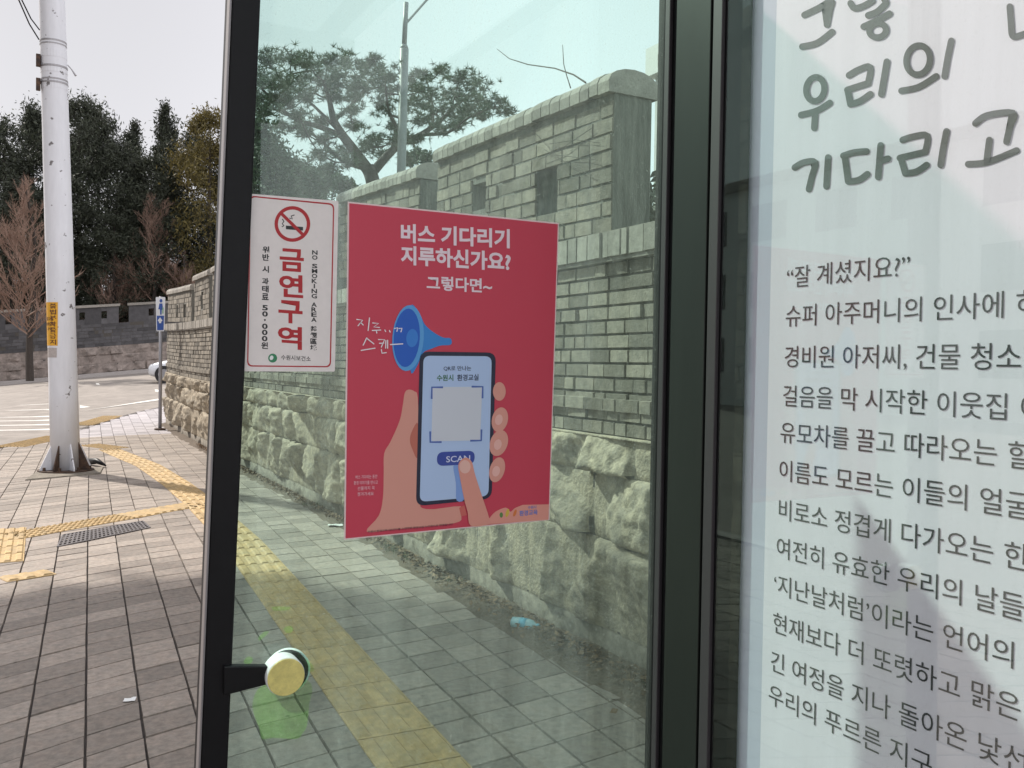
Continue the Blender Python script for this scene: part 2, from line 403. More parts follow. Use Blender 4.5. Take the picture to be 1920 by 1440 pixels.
def tact_px(p0, p1, wd, kinds):
    a, b = gp(*p0), gp(*p1); a.z = b.z = 0; L = (b-a).length; n = max(1, round(L/0.3)); d = (b-a)/L
    for k in range(n):
        c = a+d*(L*(k+.5)/n); kd = kinds[min(len(kinds)-1, int(k*len(kinds)/n))]
        if kd == 'x': tact_tile((c.x, c.y), (-d.y, d.x), L/n, wd, 'bar', 3)
        else: tact_tile((c.x, c.y), d, wd, L/n, kd)
tact_px((365, 946), (24, 1006), 0.32, ['x', 'x', 'dot', 'dot', 'dot', 'dot'])
tact_px((14, 992), (2, 1056), 0.3, ['bar', 'bar'])
tact_px((98, 1073), (2, 1088), 0.19, ['x', 'x'])
tact_px((112, 818), (18, 838), 0.5, ['dot'])
tact_px((152, 797), (212, 780), 0.45, ['dot'])
tact_px((165, 834), (222, 841), 0.4, ['dot'])
tag(mb.build('tactile_paving', m_tact), kind='structure')

# road paint
mb = MB()
def paint(q, dz=-0.125):
    P = [gp(x, y, dz) for x, y in q]; mb.add(P, [(3, 2, 1, 0)])
for y, h in ((761, 2.6), (771, 2.6), (783, 3.4), (790, 3.4), (798, 4.0), (807, 4.4)):
    paint([(-160, y+2), (60, y-2), (128, y-5), (128, y-5+h*.9), (60, y-2+h), (-160, y+2+h)])
paint([(180, 718), (300, 731), (300, 735), (180, 721)])
paint([(150, 771), (190, 765), (300, 747), (300, 750), (190, 768), (150, 775)])
paint([(150, 760), (170, 763), (160, 764), (150, 765)])
tag(mb.build('road_marking', m_white), kind='structure')

# dirt verge at the foot of the wall
mb = MB(); prev = None
for y in np.arange(-4, 20.6, 0.12):
    x1 = wall_x(y)+0.05; x0 = verge_x(y)+0.035*mnoise.noise((y*1.3, 0, 0))+0.03*mnoise.noise((y*6, 3, 0))
    i0 = len(mb.v)
    for k in range(-1, 7):
        if k < 0: mb.v.append((x0-.22, y, g(x0, y)-.0125)); continue
        x = x0+(x1-x0)*k/6; mb.v.append((x, y, g(x, y)+(0.003 if k == 0 else 0.010+0.004*k+0.012*mnoise.noise((x*14, y*14, 0)))))
    if prev is not None:
        for k in range(7): mb.f.append((prev+k, prev+k+1, i0+k+1, i0+k)); mb.mi.append(0)
    prev = i0
tag(mb.build('dirt_verge', m_dirt, smooth=True), kind='structure')
m_leaf = mat('dry_leaf', (0.12, 0.075, 0.04), 0.8, island=0.6)
m_weed = mat('weed', (0.05, 0.075, 0.03), 0.8, island=0.4)
mb = MB()
for _ in range(4200):
    y = random.uniform(2.2, 16); x = wall_x(y)-.05-abs(random.gauss(0.0, 0.5))*(wall_x(y)-verge_x(y)-.05)
    p = Vector((x, y, g(x, y)+0.03+random.uniform(0, 0.015))); s_ = random.uniform(0.008, 0.024)
    a = Vector((random.gauss(0, 1), random.gauss(0, 1), random.gauss(0, .35))).normalized()*s_; b = a.cross(Vector((random.gauss(0, .4), random.gauss(0, .4), 1))).normalized()*s_*.6
    mb.add([p-a, p+b, p+a*1.2, p-b], [(0, 1, 2, 3)], 0)
for _ in range(160):
    y = random.uniform(2.4, 9); x = wall_x(y)-random.uniform(0.05, 0.16)
    if mnoise.noise((y*1.5, 5, 0)) < 0.05: continue
    for k in range(5):
        d = Vector((random.gauss(0, .5), random.gauss(0, .5), 1)).normalized()*random.uniform(.03, .09); p = Vector((x+random.gauss(0, .02), y+random.gauss(0, .02), 0.02)); n = d.cross(Vector((1, .3, 0))).normalized()*.004
        mb.add([p-n, p+n, p+d], [(0, 1, 2)], 1)
tag(mb.build('leaf_litter', [m_leaf, m_weed]), kind='stuff')

# ================================================================== FORTRESS STYLE WALL
m_stone = mat('rough_granite', (0.36, 0.305, 0.225), 0.9, var=0.38, scale=9, bump=0.008, bscale=55, col2=(0.23, 0.20, 0.155))
m_brick = mat('grey_brick', (0.215, 0.19, 0.155), 0.9, var=0.3, scale=9, island=0.42, bump=0.004, bscale=90, col2=(0.16, 0.145, 0.12))
m_mortar = mat('mortar', (0.08, 0.072, 0.062), 0.95, var=0.25, scale=14)
m_cop = mat('coping_brick', (0.27, 0.25, 0.22), 0.85, var=0.3, scale=8, island=0.3, bump=0.003, bscale=80)
m_conc = mat('weathered_concrete', (0.155, 0.135, 0.108), 0.9, var=0.45, scale=7, bump=0.004, bscale=50, col2=(0.21, 0.185, 0.15))
m_plast = mat('weathered_plaster', (0.15, 0.147, 0.13), 0.9, var=0.45, scale=5, stretch=(3, 3, .35), bump=0.004, bscale=40)

class WallFrame:
    def __init__(s, o, t): s.o = Vector(o); s.t = Vector(t).normalized(); s.n = Vector((-s.t.y, s.t.x, 0))
    def P(s, a, z, h):
        p = s.o+s.t*a+s.n*h; return (p.x, p.y, z+g(p.x, p.y))
def rough_courses(wf, s0, s1, zs, resf, mb, depth=0.10, wr=(0.38, 0.72), seed=1, zres=0.017):
    R = random.Random(seed); sgrid = [s0]; joint = []
    while sgrid[-1] < s1: sgrid.append(min(s1, sgrid[-1]+resf(sgrid[-1])))
    for z0, z1 in zip(zs, zs[1:]):
        edges = [s0-R.uniform(0, .3)]
        while edges[-1] < s1: edges.append(edges[-1]+R.uniform(*wr))
        stones = []
        for a, b in zip(edges, edges[1:]):
            k = R.randint(3, 5); pl = []
            for _ in range(k):
                pl.append((R.uniform(.62, 1.1)*depth, R.gauss(0, .42), R.gauss(0, .34)))
            stones.append((a, b, pl, R.uniform(-.012, .012)))
        zr = np.arange(z0, z1+1e-6, (z1-z0)/max(6, round((z1-z0)/zres)))
        i0 = len(mb.v); si = 0
        for s_ in sgrid:
            while si < len(stones)-1 and s_ > stones[si][1]: si += 1
            a, b, pl, sh = stones[si]; cs = (a+b)/2; cz = (z0+z1)/2
            for z in zr:
                e = min(s_-a, b-s_, (z-z0)*1.2+.003, (z1-z)*1.2+.003)+0.014*mnoise.noise((s_*7, z*7, seed*3.1))
                e = max(0.0, e); joint.append(e < 0.009)
                h = min(q[0]+q[1]*(s_-cs)+q[2]*(z-cz) for q in pl)+sh
                h += 0.024*mnoise.noise((s_*9, z*9, seed))+0.017*mnoise.noise((s_*23, z*23, seed+4))+0.008*mnoise.noise((s_*55, z*55, seed+7))
                h = max(0.012, h)*(1-math.exp(-e/0.013))
                mb.v.append(wf.P(s_, z, h))
        nz = len(zr); J = joint; joint = []
        for i in range(len(sgrid)-1):
            for j in range(nz-1):
                mb.f.append((i0+i*nz+j, i0+i*nz+j+1, i0+(i+1)*nz+j+1, i0+(i+1)*nz+j))
                mb.mi.append(1 if J[i*nz+j]+J[i*nz+j+1]+J[(i+1)*nz+j]+J[(i+1)*nz+j+1] >= 3 else 0)
def brick_field(wf, s0, s1, z0, z1, mb, bl=0.205, bh=0.088, h0=0.0, th=0.03, holes=(), dz=lambda s: 0.0, seed=3, jit=0.006):
    R = random.Random(seed); nrow = max(1, round((z1-z0)/bh)); bh = (z1-z0)/nrow
    for r_ in range(nrow):
        za, zb = z0+r_*bh+.0045, z0+(r_+1)*bh-.0045
        s_ = s0-(bl*.5 if r_ % 2 else 0)-R.uniform(0, .03)
        while s_ < s1:
            L = bl*R.choice((.55, 1, 1, 1, 1.15, .85)); a, b = max(s_+.004, s0), min(s_+L-.004, s1); s_ += L
            if b-a < .02: continue
            segs = [(a, b)]
            for (ha, hb, hz0, hz1) in holes:
                if hz0 < (za+zb)/2 < hz1:
                    ns = []
                    for (p, q) in segs:
                        if q <= ha or p >= hb: ns.append((p, q)); continue
                        if ha-p > .015: ns.append((p, ha))
                        if q-hb > .015: ns.append((hb, q))
                    segs = ns
            for (p, q) in segs:
                j = R.uniform(-jit, jit); t1 = R.gauss(0, .0014); t2 = -t1 if R.random() < .5 else t1; ez = 0.0
                A = [wf.P(p, za+dz(p)+ez, h0-th), wf.P(q, za+dz(q)+ez, h0-th), wf.P(q, zb+dz(q), h0-th), wf.P(p, zb+dz(p), h0-th)]
                B = [wf.P(p+.003, za+.003+dz(p)+ez, h0+j+t1), wf.P(q-.003, za+.003+dz(q)+ez, h0+j-t1), wf.P(q-.003, zb-.003+dz(q), h0+j-t1), wf.P(p+.003, zb-.003+dz(p), h0+j+t1)]
                mb.add(A+B, [(7, 6, 5, 4), (4, 5, 1, 0), (5, 6, 2, 1), (6, 7, 3, 2), (7, 4, 0, 3)])
def wbox(wf, mb, s0, s1, z0, z1, h0, h1, dz=lambda s: 0.0, seg=None, mi=0):
    n = max(1, int((s1-s0)/1.2))
    for k in range(n):
        a, b = s0+(s1-s0)*k/n, s0+(s1-s0)*(k+1)/n
        P = [wf.P(a, z0+dz(a), h0), wf.P(b, z0+dz(b), h0), wf.P(b, z0+dz(b), h1), wf.P(a, z0+dz(a), h1), wf.P(a, z1+dz(a), h0), wf.P(b, z1+dz(b), h0), wf.P(b, z1+dz(b), h1), wf.P(a, z1+dz(a), h1)]
        Fs = [(4, 5, 6, 7), (0, 1, 5, 4), (2, 3, 7, 6), (0, 3, 2, 1)]
        if k == 0: Fs.append((3, 0, 4, 7))
        if k == n-1: Fs.append((1, 2, 6, 5))
        mb.add(P, Fs, mi)
def merlon(wf, root, s0, s1, zb, zt, holes, dz, seed, th=0.25, cop=0.10):
    """one parapet block: core with loopholes, brick facing and rounded coping bricks"""
    mb = MB(); hf = -0.02
    cuts = sorted(set([s0, s1]+[h[0] for h in holes]+[h[1] for h in holes]))
    for a, b in zip(cuts, cuts[1:]):
        hh = [h for h in holes if h[0] <= (a+b)/2 <= h[1]]
        if hh:
            h = hh[0]; wbox(wf, mb, a, b, zb, h[2], hf-th, hf-.008, dz); wbox(wf, mb, a, b, h[3], zt, hf-th, hf-.008, dz)
        else: wbox(wf, mb, a, b, zb, zt, hf-th, hf-.008, dz)
    core = mb.build('merlon', m_plast, root)
    mb = MB(); brick_field(wf, s0+.002, s1-.002, zb, zt-.035, mb, h0=hf, th=.012, holes=holes, dz=dz, seed=seed)
    mb.build('brick_facing', m_brick, core)
    mb = MB(); s_ = s0-.015; R = random.Random(seed)
    while s_ < s1+.01:
        e = min(s_+cop*R.uniform(.85, 1.1), s1+.02); a, b = s_+.004, e-.004; s_ = e
        if b-a < .02: continue
        j = R.uniform(-.004, .004); prof = [(hf+.035, zt), (hf+.037, zt+.058)]
        for k in range(1, 8):
            t = math.pi*k/8; prof.append((hf+.035-(th+.07)/2*(1-math.cos(t)), zt+.06+.075*math.sin(t)))
        prof += [(hf-th-.037, zt+.058), (hf-th-.035, zt)]
        V = [wf.P(a, z+dz(a)+j, h) for h, z in prof]+[wf.P(b, z+dz(b)+j, h) for h, z in prof]; n = len(prof)
        mb.add(V, [(k, (k+1) % n, n+(k+1) % n, n+k) for k in range(n)]+[tuple(range(n-1, -1, -1)), tuple(range(n, 2*n))])
    mb.build('coping', m_cop, core)
WF = WallFrame((2.64, 0, 0), (0.006, 1, 0))
S0, S1 = 0.5, 20.65
wall = thing('stone_wall', 'fortress style grey brick parapet wall on rough granite blocks beside the pavement', 'wall', (2.7, 8, 0))
mb = MB(); rough_courses(WF, S0, S1, [0.13, 0.60, 0.94, 1.14], lambda s: 0.015 if s < 8.5 else 0.032, mb, seed=5, depth=.115)
wbox(WF, mb, S0, S1, 1.128, 1.14, -.28, .03)
mb.build('rough_stone_base', [m_stone, m_mortar], wall, smooth=True)
mb = MB(); rough_courses(WF, S0, S1, [-.08, 0.135], lambda s: 0.03, mb, seed=15, depth=.075, wr=(1.2, 2.4), zres=.03); wbox(WF, mb, S0, S1, -.1, 0.128, -.3, .012); mb.build('footing', [m_conc, m_mortar], wall, smooth=True)
mb = MB(); wbox(WF, mb, S0, S1, 0.0, 2.05, -.32, -.014); mb.build('wall_core', m_mortar, wall)
mb = MB(); brick_field(WF, S0, S1, 1.14, 2.04, mb, bl=.19, bh=.073, h0=0, th=.018, seed=11); mb.build('brick_face', m_brick, wall)
mb = MB(); brick_field(WF, S0, S1, 1.262, 1.338, mb, bl=.19, bh=.073, h0=.022, th=.03, seed=12); mb.build('string_course', m_brick, wall)
mb = MB(); brick_field(WF, S0, S1, 2.055, 2.20, mb, bl=.11, bh=.15, h0=.045, th=.05, seed=13); wbox(WF, mb, S0, S1, 2.04, 2.197, -.33, .03); mb.build('ledge', m_cop, wall)
Z0 = lambda s: 0.0
merlon(WF, wall, 1.1, 3.36, 2.20, 2.93, [(1.7, 1.92, 2.4, 2.66)], Z0, 21)
merlon(WF, wall, 3.79, 6.06, 2.20, 2.93, [(4.34, 4.58, 2.37, 2.66), (5.24, 5.46, 2.50, 2.68)], lambda s: .03*(s-3.79), 22)
merlon(WF, wall, 6.39, 8.4, 2.20, 2.93, [(6.9, 7.1, 2.4, 2.65), (7.7, 7.9, 2.4, 2.6)], lambda s: .055*(s-6.2), 23)
merlon(WF, wall, 8.8, 11.0, 2.20, 2.98, [(9.3, 9.5, 2.35, 2.65), (10.2, 10.4, 2.4, 2.6)], Z0, 24)
merlon(WF, wall, 11.4, 13.4, 2.20, 2.98, [(11.9, 12.1, 2.35, 2.65), (12.7, 12.9, 2.4, 2.6)], Z0, 25)
merlon(WF, wall, 13.7, 15.3, 2.20, 2.95, [(14.2, 14.4, 2.35, 2.65)], Z0, 26)
merlon(WF, wall, 15.6, 17.12, 2.20, 2.94, [(16.2, 16.42, 2.40, 2.70)], Z0, 27)
merlon(WF, wall, 17.45, 20.65, 2.20, 2.80, [(18.15, 18.45, 2.26, 2.55), (19.15, 19.42, 2.26, 2.55)], lambda s: .012*(s-17.4), 28)

# wall across the side street
WF2 = WallFrame((-0.94, 46.6, 0), (1, -0.05, 0)); WF2.n = -WF2.n if WF2.n.y > 0 else WF2.n
m_brick2 = mat('dark_brick', (0.085, 0.082, 0.085), 0.9, var=0.25, scale=2, island=0.3)
m_stone2 = mat('far_granite', (0.30, 0.25, 0.22), 0.9, var=0.25, scale=2.5, col2=(0.19, 0.16, 0.14))
fw = thing('boundary_wall', 'dark brick parapet wall with pale stone base across the side street', 'wall', (2, 46.6, 0.6))
mb = MB(); rough_courses(WF2, -16, 18, [0.0, 0.42, 0.84, 1.26], lambda s: 0.05, mb, wr=(.5, 1.1), depth=.13, seed=9, zres=.05)
wbox(WF2, mb, -16, 18, 1.24, 1.26, -.4, .02); mb.build('stone_base', [m_stone2, m_mortar], fw)
mb = MB(); wbox(WF2, mb, -16, 18, 0, 2.35, -.4, -.01); mb.build('wall_core', m_mortar, fw)
mb = MB(); brick_field(WF2, -16, 18, 1.26, 2.35, mb, bl=.45, bh=.155, th=.03, seed=4, jit=.012); mb.build('brick_face', m_brick2, fw)
s_ = -14.5
while s_ < 15:
    L = 3.4+random.uniform(-.4, .5); mb = MB(); prev_ = s_
    for q in (.28, .55, .82):                               # the loopholes go right through
        a, b = s_+L*q-.12, s_+L*q+.12
        wbox(WF2, mb, prev_, a, 2.35, 3.15, -.32, -.01); wbox(WF2, mb, a, b, 2.35, 2.6, -.32, -.01); wbox(WF2, mb, a, b, 2.95, 3.15, -.32, -.01); prev_ = b
    wbox(WF2, mb, prev_, s_+L, 2.35, 3.15, -.32, -.01)
    core = mb.build('merlon', m_brick2, fw)
    mb = MB(); wbox(WF2, mb, s_-.06, s_+L+.06, 3.15, 3.27, -.4, .06); mb.build('coping', m_cop, core)
    s_ += L+.45
# strip of pavement in front of it
mb = MB(); prev = None
for s_ in np.arange(-40, 40.1, 1.0):
    i0 = len(mb.v)
    mb.v += [WF2.P(s_, .01, 0), WF2.P(s_, .01, 1.7), WF2.P(s_, -.14, 1.72)]
    if prev is not None:
        for k in range(2): mb.f.append((prev+k, prev+k+1, i0+k+1, i0+k)); mb.mi.append(0)
    prev = i0
tag(mb.build('far_pavement', m_kerb), kind='structure')
# slope behind
mb = MB(); prev = None
for x in np.arange(-60, 70, 3.0):
    i0 = len(mb.v)
    for k, (dy, dz) in enumerate(((.35, 2.2), (4, 3.0), (10, 4.2), (25, 5.5), (60, 6))):
        mb.v.append((x, 46.6+dy-.05*x, g(x, 46)+dz*(.85 if k else .9)+.3*mnoise.noise((x*.2, dy*.2, 1))*(k > 0)))
    if prev is not None:
        for k in range(4): mb.f.append((prev+k, i0+k, i0+k+1, prev+k+1)); mb.mi.append(0)
    prev = i0
tag(mb.build('hillside', m_hill, smooth=True), kind='structure')

# ================================================================== BUS SHELTER
GY = 1.45
XP = 1.165
m_black = mat('black_powder_coat', (0.006, 0.006, 0.007), 0.45, var=0.15, scale=20, spec=.22)
m_edge = mat('aluminium_edge', (0.27, 0.255, 0.26), 0.45, metal=0.5)
m_purp = mat('dark_gasket', (0.035, 0.03, 0.034), 0.55)
m_face = mat('green_grey_anodised', (0.026, 0.030, 0.027), 0.4, var=0.12, scale=3, metal=0.6, stretch=(1, 1, .15))
m_glass = glass_mat('tinted_glass', (0.825, 0.955, 0.915), 1.45, dust=0.027, dustcol=(.78, .86, .80), drange=(0.35, 2.1))
m_cover = glass_mat('cover_glass', (0.97, 0.985, 0.98), 1.62, dust=0.012)
m_sheet = mat('printed_sheet', (0.89, 0.87, 0.95), 0.6, var=0.035, scale=1.3, stretch=(9, 9, .5), trans=.02)
m_margin_shade = mat('margin_shade_tone', (0.60, 0.62, 0.74), 0.6)  # bluish shade along the sheet edge, put into the margin's colour
m_ink = mat('grey_ink', (0.13, 0.145, 0.14), 0.6)
m_ink2 = mat('dark_ink', (0.055, 0.06, 0.062), 0.6)
m_marg2 = mat('black_enamel', (0.012, 0.012, 0.014), 0.2, spec=.3)
bs = thing('bus_shelter', 'bus shelter with tinted side glass, dark frame and a white printed text panel', 'bus shelter', (0.7, 1.45, 0))
def lineY(p0, p1, z):                                      # point at height z on an image line lying in the glass plane
    a, b = onY(*p0, GY), onY(*p1, GY); t = (z-a.z)/(b.z-a.z); return a.x+(b.x-a.x)*t
ZT = 2.95; ZP = 2.46
def leaning(l0, l1, r0_, r1_, y0, y1, name, m_, z0=0.0, z1=ZT, bevel=.003, parent=None):
    mb = MB()
    P = [(lineY(l0, l1, z0), y0, z0), (lineY(r0_, r1_, z0), y0, z0), (lineY(r0_, r1_, z0), y1, z0), (lineY(l0, l1, z0), y1, z0),
         (lineY(l0, l1, z1), y0, z1), (lineY(r0_, r1_, z1), y0, z1), (lineY(r0_, r1_, z1), y1, z1), (lineY(l0, l1, z1), y1, z1)]
    mb.add(P, [(0, 3, 2, 1), (4, 5, 6, 7), (0, 1, 5, 4), (1, 2, 6, 5), (2, 3, 7, 6), (3, 0, 4, 7)])
    return mb.build(name, m_, parent or bs, bevel=bevel)
fp = leaning((433, 0), (374, 1440), (486, 0), (424, 1440), GY-.012, GY+.05, 'frame_post', m_black)
leaning((428, 0), (369, 1440), (432.5, 0), (373.5, 1440), GY-.012, GY+.010, 'edge_trim', m_edge, parent=fp)
# side glass (a real pane, 8 mm)
mb = MB(); zl, zh = 0.22, 2.40
P = []
for yy_ in (GY, GY+.008):
    P += [(lineY((478, 0), (416, 1440), zl), yy_, zl), (1.20, yy_, zl), (1.20, yy_, zh), (lineY((478, 0), (416, 1440), zh), yy_, zh)]
mb.add(P, [(0, 1, 2, 3), (7, 6, 5, 4), (0, 4, 5, 1), (1, 5, 6, 2), (2, 6, 7, 3), (3, 7, 4, 0)])
mb.build('side_glass', m_glass, bs)
# corner post: a vertical extrusion whose steps are read along the line of the text panel
def yp(px): d = ray(px, 700); return 1.15*d.y/d.x
def post_bar(pa, pb, x0, x1, name, m_, parent, bevel=.0015):
    mb = MB(); mb.abox(x0, x1, yp(pb), yp(pa), 0, ZT); return mb.build(name, m_, parent, bevel=bevel)
cp = post_bar(1226, 1345, 1.1565, 1.195, 'corner_post', m_black, bs)
post_bar(1222.5, 1235, 1.1495, 1.20, 'gasket', m_black, cp)
post_bar(1236, 1245, 1.1475, 1.1567, 'gasket', m_purp, cp)
post_bar(1256, 1320, 1.1490, 1.1567, 'face_plate', m_face, cp)
post_bar(1325, 1342, 1.1480, 1.1567, 'gasket', m_purp, cp)
post_bar(1345.5, 1391, 1.1568, 1.1572, 'shade_strip', glass_mat('shade_strip_tint', (0.22, 0.25, 0.24), 1.3), cp, 0)  # dark strip added over the clear margin to imitate shade on the wall behind
# clamp holding the glass
cl = MB()
a0, a1, a2, a3 = (onY(*p, GY-.02) for p in ((420, 1249), (502, 1249), (502, 1283), (420, 1304)))
for yy_ in (GY-.022, GY-.006):
    cl.v += [(p.x, yy_, p.z) for p in (a0, a1, a2, a3)]
cl.f += [(0, 3, 2, 1), (4, 5, 6, 7), (0, 1, 5, 4), (1, 2, 6, 5), (2, 3, 7, 6), (3, 0, 4, 7)]; cl.mi += [0]*6
arm = cl.build('clamp_arm', m_black, bs, bevel=.002)
m_brass = mat('dull_brass', (0.66, 0.58, 0.20), 0.42, var=0.2, scale=30, metal=0.1)
m_chrome = mat('white_washer', (0.78, 0.80, 0.80), 0.35)
def disc(c, r_, y0, y1, name, m_, parent, bev=.002):
    mb = MB(); n = 40
    V = [(c.x+r_*math.cos(2*math.pi*k/n), y0, c.z+r_*math.sin(2*math.pi*k/n)) for k in range(n)]+[(c.x+r_*math.cos(2*math.pi*k/n), y1, c.z+r_*math.sin(2*math.pi*k/n)) for k in range(n)]
    mb.add(V, [tuple(range(n)), tuple(range(2*n-1, n-1, -1))]+[(k, n+k, n+(k+1) % n, (k+1) % n) for k in range(n)])
    return mb.build(name, m_, parent, bevel=bev)
c0 = onY(535, 1268, GY-.03); c1 = onY(534, 1256, GY+.02)
rr = (onY(571, 1268, GY-.03)-onY(500, 1268, GY-.03)).length/2
disc(c0, rr, GY-.034, GY-.0005, 'clamp_disc', m_chrome, arm)
disc(c0, rr*.965, GY-.0365, GY-.0338, 'clamp_cap', m_brass, arm, .001)
cb = onY(537, 1258, GY+.02)
disc(cb, rr*1.12, GY+.010, GY+.024, 'back_gasket', m_black, arm, .001)
disc(onY(537, 1255, GY+.04), rr*1.19, GY+.0245, GY+.040, 'back_washer', m_chrome, arm, .001)
# text panel
y_end, y_beg = -0.55, yp(1397)
mb = MB(); mb.abox(XP+.004, XP+.02, y_end, y_beg, 0.46, ZP); tp = mb.build('text_panel', m_black, bs)
def sheet_y(px, z): d = ray(px, 700); return XP*d.y/d.x
def panel_poly(mbx, pts, off):
    P = [onX(x, y, XP-off) for x, y in pts]; mbx.add(P, [tuple(range(len(P)))])
mb = MB(); zlo, zhi = 0.48, 2.40
mb.add([(XP, sheet_y(1441, 0), zlo), (XP, y_end+.04, zlo), (XP, y_end+.04, zhi), (XP, sheet_y(1441, 0), zhi)], [(0, 3, 2, 1)]); mb.build('paper_sheet', m_sheet, tp)
mb = MB(); mb.add([(XP+.0012, sheet_y(1393, 0), zlo), (XP+.0012, sheet_y(1443, 0), zlo), (XP+.0012, sheet_y(1443, 0), zhi), (XP+.0012, sheet_y(1393, 0), zhi)], [(0, 3, 2, 1)]); mb.build('shaded_border', m_margin_shade, tp)
# hand lettered headline, traced stroke by stroke
def hl(x, y): return 1320+x/3.2, y/3.2
STROKES = [[(603, 90), (690, 48), (765, 5), (755, 60), (738, 148)], [(590, 280), (680, 258), (768, 192)],
           [(760, -20), (750, 60), (738, 148)], [(880, 20), (905, 50), (960, 35), (1010, 5)], [(985, 92), (1040, 70), (1092, 20)], [(958, 160), (1040, 122), (1112, 82)], [(1070, -30), (1090, 10)],
           [(583, 690), (680, 664), (755, 618)], [(668, 670), (662, 768)],
           [(870, 452), (930, 418), (998, 403), (985, 500)], [(860, 540), (920, 520), (985, 500)], [(862, 540), (878, 622)], [(878, 625), (935, 608), (998, 565)], [(1097, 370), (1082, 460), (1064, 565)],
           [(1185, 545), (1290, 522), (1393, 458)], [(1484, 245), (1462, 350), (1444, 458)],
           [(545, 1005), (600, 975), (668, 975), (648, 1060), (630, 1135)], [(745, 945), (735, 1118)],
           [(836, 935), (900, 915), (975, 908)], [(845, 940), (865, 1088)], [(868, 1090), (930, 1080), (980, 1045)], [(1060, 872), (1045, 1062)], [(1060, 965), (1104, 952)],
           [(1192, 840), (1255, 820), (1340, 815), (1328, 912)], [(1175, 948), (1250, 930), (1328, 912)], [(1182, 950), (1208, 1040)], [(1210, 1040), (1275, 1030), (1336, 990)], [(1455, 788), (1435, 890), (1420, 990)],
           [(1628, 740), (1700, 692), (1855, 678), (1835, 760), (1815, 850)], [(1712, 840), (1697, 955)], [(1585, 985), (1700, 973), (1876, 903)],
           [(1835, 40), (1842, 130), (1852, 215), (1900, 212), (2010, 170)]]
WORDS = [(0, 7, [2]), (7, 16, [0, 1]), (16, 31, []), (31, 32, [])]
RINGS = ((668, 535, 54, 72, 8), (1285, 360, 70, 88, 10), (1042, 182, 50, 42, -10))
for a_, b_, rings in WORDS:
    mb = MB()
    for k, st in enumerate(STROKES[a_:b_]):
        pts = [hl(*p) for p in st]
        if len(pts) > 2: pts = crom(pts, 4, closed=False)
        panel_poly(mb, ribbon(pts, 12.6), .0008+.00006*(k % 7))
    for r_ in rings:
        cx, cy, rx, ry, rot = RINGS[r_]; cx, cy = hl(cx, cy); rx /= 3.2; ry /= 3.2; n = 36
        o_ = ell(cx, cy, rx+6.0, ry+6.0, rot, n); i_ = ell(cx, cy, rx-6.0, ry-6.0, rot, n)
        V = [onX(x, y, XP-.00125) for x, y in o_]+[onX(x, y, XP-.00125) for x, y in i_]
        mb.add(V, [(a, (a+1) % n, n+(a+1) % n, n+a) for a in range(n)])
    mb.build('headline_word', m_ink, tp)
LINES = [("“잘 계셨지요?”", "“잘 계셨지요?”", 1476, 521, 1706), ("슈퍼 아주머니의 인사에 하루를", "슈퍼 아주머니의 인사에", 1474, 593, 1882),
         ("경비원 아저씨, 건물 청소하는", "경비원 아저씨, 건물 청소", 1472, 669, 1915), ("걸음을 막 시작한 이웃집 아이", "걸음을 막 시작한 이웃집", 1469, 742, 1889),
         ("유모차를 끌고 따라오는 할머니", "유모차를 끌고 따라오는", 1464, 810, 1871), ("이름도 모르는 이들의 얼굴", "이름도 모르는 이들의", 1462, 881, 1815),
         ("비로소 정겹게 다가오는 한낮", "비로소 정겹게 다가오는", 1461, 954, 1865), ("여전히 유효한 우리의 날들", "여전히 유효한 우리의", 1457, 1025, 1806),
         ("‘지난날처럼’이라는 언어의", "‘지난날처럼’이라는 언어의", 1452, 1094, 1905), ("현재보다 더 또렷하고 맑은", "현재보다 더 또렷하고", 1450, 1166, 1804),
         ("긴 여정을 지나 돌아온 낯선", "긴 여정을 지나 돌아온", 1446, 1238, 1817), ("우리의 푸르른 지구", "우리의 푸르른", 1442, 1300, 1655)]
sc_all = []
for full, pre, x0, yc, x1 in LINES:
    V, _ = text_geo(pre, 0.0); wpre = V[:, 0].max()-V[:, 0].min()
    a = onX(x0, yc, XP); d1 = ray(x1, yc); y1 = XP*d1.y/d1.x
    sc_all.append((a.y-y1)/wpre)
for (full, pre, x0, yc, x1), sc in zip(LINES, sc_all):
    mb = MB(); V, Fs = text_geo(full, 0.0); a = onX(x0, yc, XP); mnx = V[:, 0].min()
    mb.add([(XP-.0008, a.y-(v[0]-mnx)*sc, a.z+(v[1]-.37)*sc) for v in V], Fs)
    mb.build('text_line', m_ink2, tp)
mb = MB(); mb.abox(XP-.0095, XP-.0055, y_end+.02, yp(1346), .44, ZP); mb.build('cover_glass', m_cover, tp)
# the rest of the shelter, out of frame: roof, far post, rear frame
m_roof = glass_mat('roof_polycarbonate', (0.78, 0.82, 0.82), 1.4, dust=0.05)
mb = MB(); mb.abox(-0.55, 1.36, -2.6, 1.62, ZT+.07, ZT+.08); mb.build('roof_sheet', m_roof, bs)
mb = MB()
for y in (-2.55, -1.15, .2, 1.55): mb.abox(-0.55, 1.36, y-.03, y+.03, ZT+.005, ZT+.068)
for x in (-.52, 1.2): mb.abox(x-.03, x+.03, -2.5, 1.51, ZT+.006, ZT+.066)
mb.build('roof_frame', m_black, bs)
mb = MB(); mb.abox(1.17, 1.25, -2.6, -2.52, 0, ZT); mb.build('rear_post', m_black, bs)

